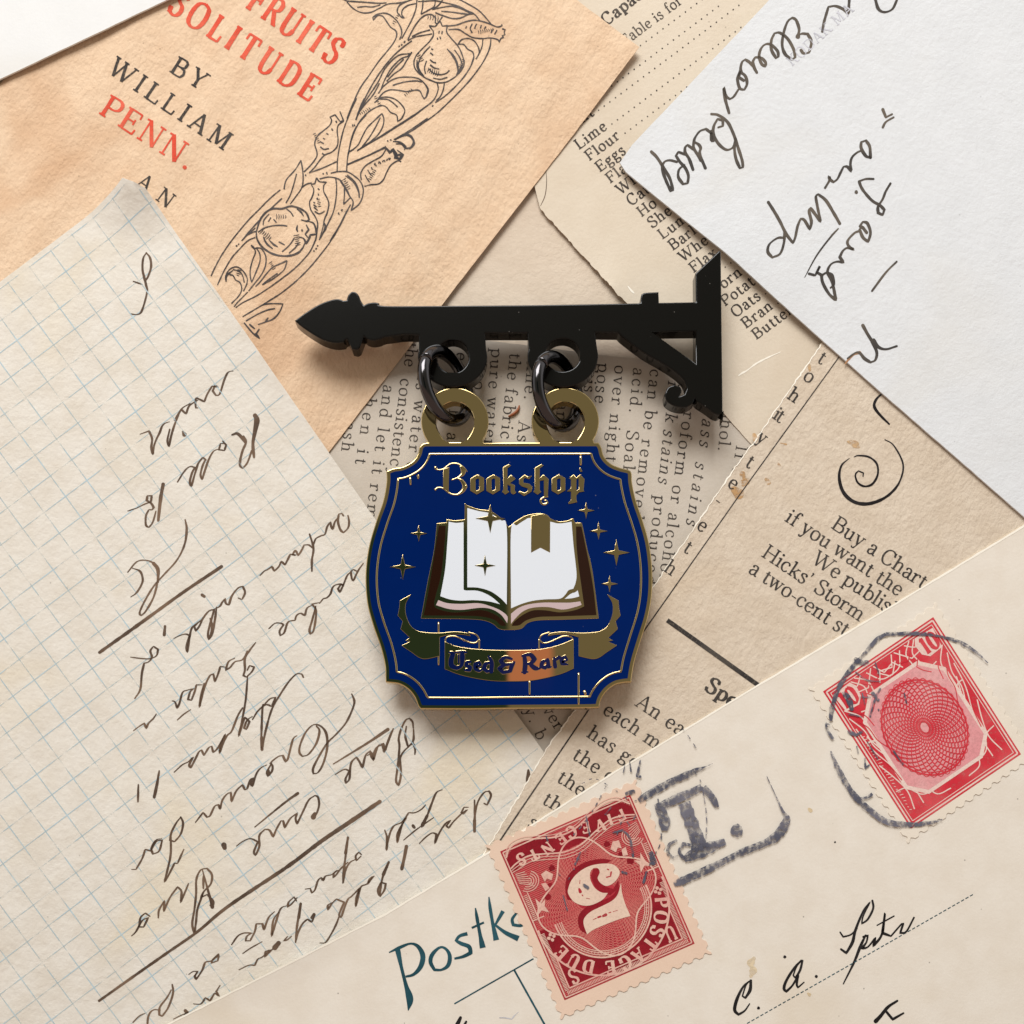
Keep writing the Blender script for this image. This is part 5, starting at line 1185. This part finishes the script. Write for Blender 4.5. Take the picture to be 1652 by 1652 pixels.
# --- ribbon banner
kn = 1 / 4.347
def qn(s): return [p[:2] for p in P(s, 630, 940, kn)[0]]
tail = P('145,80 65,125 60,180 50,230 85,270 70,325 135,385 105,405 138,412 75,440 150,490 200,525 250,535 345,515 345,382 420,364 500,364 562,374 540,352 450,342 360,350 280,350 200,340 150,310 120,260 105,200 110,140')[0]
curl = P('385,420 385,400 400,380 450,375 500,395 560,420 600,420 622,395 600,365 545,347;622,395 622,462')
for mx in (0, 1):
    M_ = lambda st: [((1664 - p[0]) if mx else p[0], p[1]) for p in st]
    fill('ribbon_tail', [spline([(630 + x * kn, 940 + y * kn) for x, y in M_(tail)], True, step=2.2, corner=45)], E1 - .002, E1 + .009, .006, GOLD, plate, res=2, drop=.7)
    ridge_mesh('ribbon_curl', [[(x, y, 2.4) for x, y in spline([(630 + a * kn, 940 + b_ * kn) for a, b_ in M_(st)], step=2.2)] for st in curl], E1, .0085, GOLD, plate)
banner = fill('ribbon', [spline(qn('380,412 470,446 620,466 830,473 1040,466 1180,436 1284,394 1285,602 1180,645 1000,685 830,692 680,685 500,650 380,606'), True, step=2.2, corner=45)], E1 - .002, E1 + .009, .006, GOLD, plate, res=2, drop=.7)
def flat(name, strokes, z, mat, parent):
    k = Ink(); k.strokes(strokes, caps=True); vv = []
    for u, v, e in k.v: x, y = W(u, v, z); vv.append((x, y, z + e * 1.5))
    o = link_mesh(name, vv, k.f, mat); bm = bmesh.new(); bm.from_mesh(o.data); bm.normal_update()
    fl = [f for f in bm.faces if f.normal.z < 0]; bmesh.ops.reverse_faces(bm, faces=fl); bm.to_mesh(o.data); bm.free()
    attach(o, parent); return o
ur = '''412,488,10 440,497,26 425,545,30 430,582,30 465,600,22 497,580,20 504,520,30 500,487,20 532,488,12;478,500,8 478,560,10;455,488,10 500,484,14;560,555,14 535,560,20 530,578,22 560,594,24 555,614,20 522,612,14;605,592,14 632,576,16 620,555,14 596,572,26 598,602,26 622,620,16 642,608,10;690,518,14 710,560,24 706,622,26;702,560,12 668,570,22 656,600,28 678,624,18 706,610,14;
850,535,14 805,524,18 772,550,26 800,574,20 850,570,14;802,574,18 764,602,28 790,630,20 840,620,20 850,585,24 868,558,14;938,510,20 945,570,26 940,628,26;922,628,10 962,626,10;925,514,14 980,505,22 1010,536,28 985,565,20 950,570,12;978,570,20 1015,600,26 1048,602,10;
1092,545,14 1066,558,22 1060,585,26 1085,600,18 1106,572,14;1102,540,20 1110,592,22 1128,590,8;1148,530,16 1155,588,24;1150,548,12 1182,524,22;1208,556,14 1240,542,12 1226,516,14 1200,536,26 1206,568,24 1242,574,10'''
ridge_mesh('letter_rim', [[(x, y, w * 1.18 + 1.9) for x, y, w in spline(st, step=1.5)] for st in P(ur, 630, 940, kn)], E1 + .008, .0035, GOLD, banner)
flat('ribbon_lettering', [[(x, y, w * 1.18) for x, y, w in st] for st in P(ur, 630, 940, kn)], E1 + .0125, BLUE_T, banner)
# --- BOOKSHOP in black letter
kl = 1 / 6.119
def ql(s): return [p[:2] for p in P(s, 690, 740, kl)[0]]
LZ = E1 + .010
def letter_poly(name, loops): fill(name, loops, E1 - .002, LZ, .006, GOLD, plate, res=2, drop=.7)
bs = '75,74,24 78,100,18 115,110,14 165,96,14 215,55,14 270,45,16 322,62,18 365,100,20 392,130,6;322,66,24 350,110,46 345,150,40 300,184,18 235,210,14;290,188,14 335,215,30 365,270,44 345,318,36 300,350,22 262,355,16 210,336,16 150,292,14 100,286,16 70,310,24;392,284,6 372,260,20'
ridge_mesh('letter_b', [[p for p in spline(st, step=2)] for st in P(bs, 690, 740, kl)], E1, .009, GOLD, plate)
letter_poly('letter_b_stem', [ql('152,102 212,82 206,322 152,292')])
ob_ = '420,195 490,154 556,190 556,310 485,352 420,315'; oi_ = '472,204 496,192 508,202 508,304 484,314 472,304'
for dx_ in (0, 158, 803): letter_poly('letter_o', [[(x + dx_ * kl, y) for x, y in ql(ob_)], [(x + dx_ * kl, y) for x, y in ql(oi_)]])
letter_poly('letter_k', [ql('742,84 800,52 822,66 787,92 787,196 820,158 868,196 812,240 862,262 858,308 874,336 842,352 818,330 818,272 787,252 787,310 806,326 765,352 733,325 747,305')])
letter_poly('letter_s', [ql('1028,166 1000,202 958,186 944,210 944,236 1004,246 1032,276 1026,322 952,368 895,332 906,318 958,336 986,318 986,290 930,272 902,248 902,200 958,156 986,176')])
letter_poly('letter_h', [ql('1056,90 1120,52 1144,66 1106,94 1106,192 1140,155 1194,200 1186,372 1148,378 1146,210 1106,216 1106,310 1122,326 1085,354 1043,325 1056,305')])
ridge_mesh('letter_h_tail', [spline(st, step=2) for st in P('1188,374,12 1140,384,20 1112,412,20 1122,440,20 1155,450,24 1184,434,18 1170,410,14 1148,412,12', 690, 740, kl)], E1, .0085, GOLD, plate)
letter_poly('letter_p', [ql('1395,192 1440,154 1468,186 1504,154 1548,200 1538,312 1546,322 1494,330 1466,362 1468,404 1476,428 1392,446 1386,434 1414,408 1414,322 1374,322 1414,286 1414,206'), ql('1468,200 1490,196 1492,300 1468,316')])
letter_poly('drip_dot', [ql('1496,96 1506,86 1516,98 1528,124 1514,128 1498,112')])

# --- jump rings
def torus(name, u, v, z, R, r, tilt, roll, label):
    x, y = W(u, v, z); V = []; F = []; n, m = 96, 20; gapn = 2
    for i in range(n):
        a = math.radians(8) + (2 * math.pi - math.radians(3)) * i / (n - 1) + math.radians(140)
        for j in range(m):
            b = 2 * math.pi * j / m; rr = r * (1 + .02 * math.sin(5 * a))
            V.append(((R + rr * math.cos(b)) * math.cos(a), (R + rr * math.cos(b)) * math.sin(a), rr * math.sin(b)))
    for i in range(n - 1):
        for j in range(m): F.append((i * m + j, (i + 1) * m + j, (i + 1) * m + (j + 1) % m, i * m + (j + 1) % m))
    F.append(tuple(range(m))); F.append(tuple(reversed(range((n - 1) * m, n * m))))
    o = link_mesh(name, V, F, BLACKM, smooth=True); o.location = (x, y, z); o.rotation_euler = (0, math.radians(tilt), math.radians(roll))
    return tag(o, label, 'jump ring', 'black rings joining bracket and sign')
torus('jump_ring', 720, 623, .545, .525, .098, 52, 6, 'black wire ring on the left, hooked through bracket scroll and gold loop')
torus('jump_ring', 900, 632, .545, .515, .098, 50, 0, 'black wire ring on the right, beside the spiral end of the bracket')

# --- a stray brown fibre on the newsprint
def tube(name, pts, r, mat, z):
    sp = spline(pts, step=2); V = []; F = []; m = 6
    for i, p in enumerate(sp):
        a, b = sp[max(0, i - 1)], sp[min(len(sp) - 1, i + 1)]; L = math.hypot(b[0] - a[0], b[1] - a[1]) or 1
        nx, ny = -(b[1] - a[1]) / L, (b[0] - a[0]) / L; t = min(i, len(sp) - 1 - i) / (len(sp) / 2); rr = r * (.45 + .55 * min(1, t * 2))
        for j in range(m):
            an = 6.2832 * j / m; x, y = W(p[0] + nx * rr * 100 * math.cos(an), p[1] + ny * rr * 100 * math.cos(an), z); V.append((x, y, z + rr * math.sin(an)))
    for i in range(len(sp) - 1):
        for j in range(m): F.append((i * m + j, (i + 1) * m + j, (i + 1) * m + (j + 1) % m, i * m + (j + 1) % m))
    F.append(tuple(range(m))); F.append(tuple(reversed(range((len(sp) - 1) * m, len(sp) * m))))
    return link_mesh(name, V, F, mat, smooth=True)
fm = gloss('brown_fibre', srgb(150, 84, 44), .6)
hx, hy = W(830, 665, .03)
tag(tube('fibre', [(838, 654), (835, 662), (828, 668), (820, 672)], .024, fm, clipping['_h'](hx, hy) + .026), 'tiny curled brown fibre lying on the newsprint between the two rings', 'fibre')
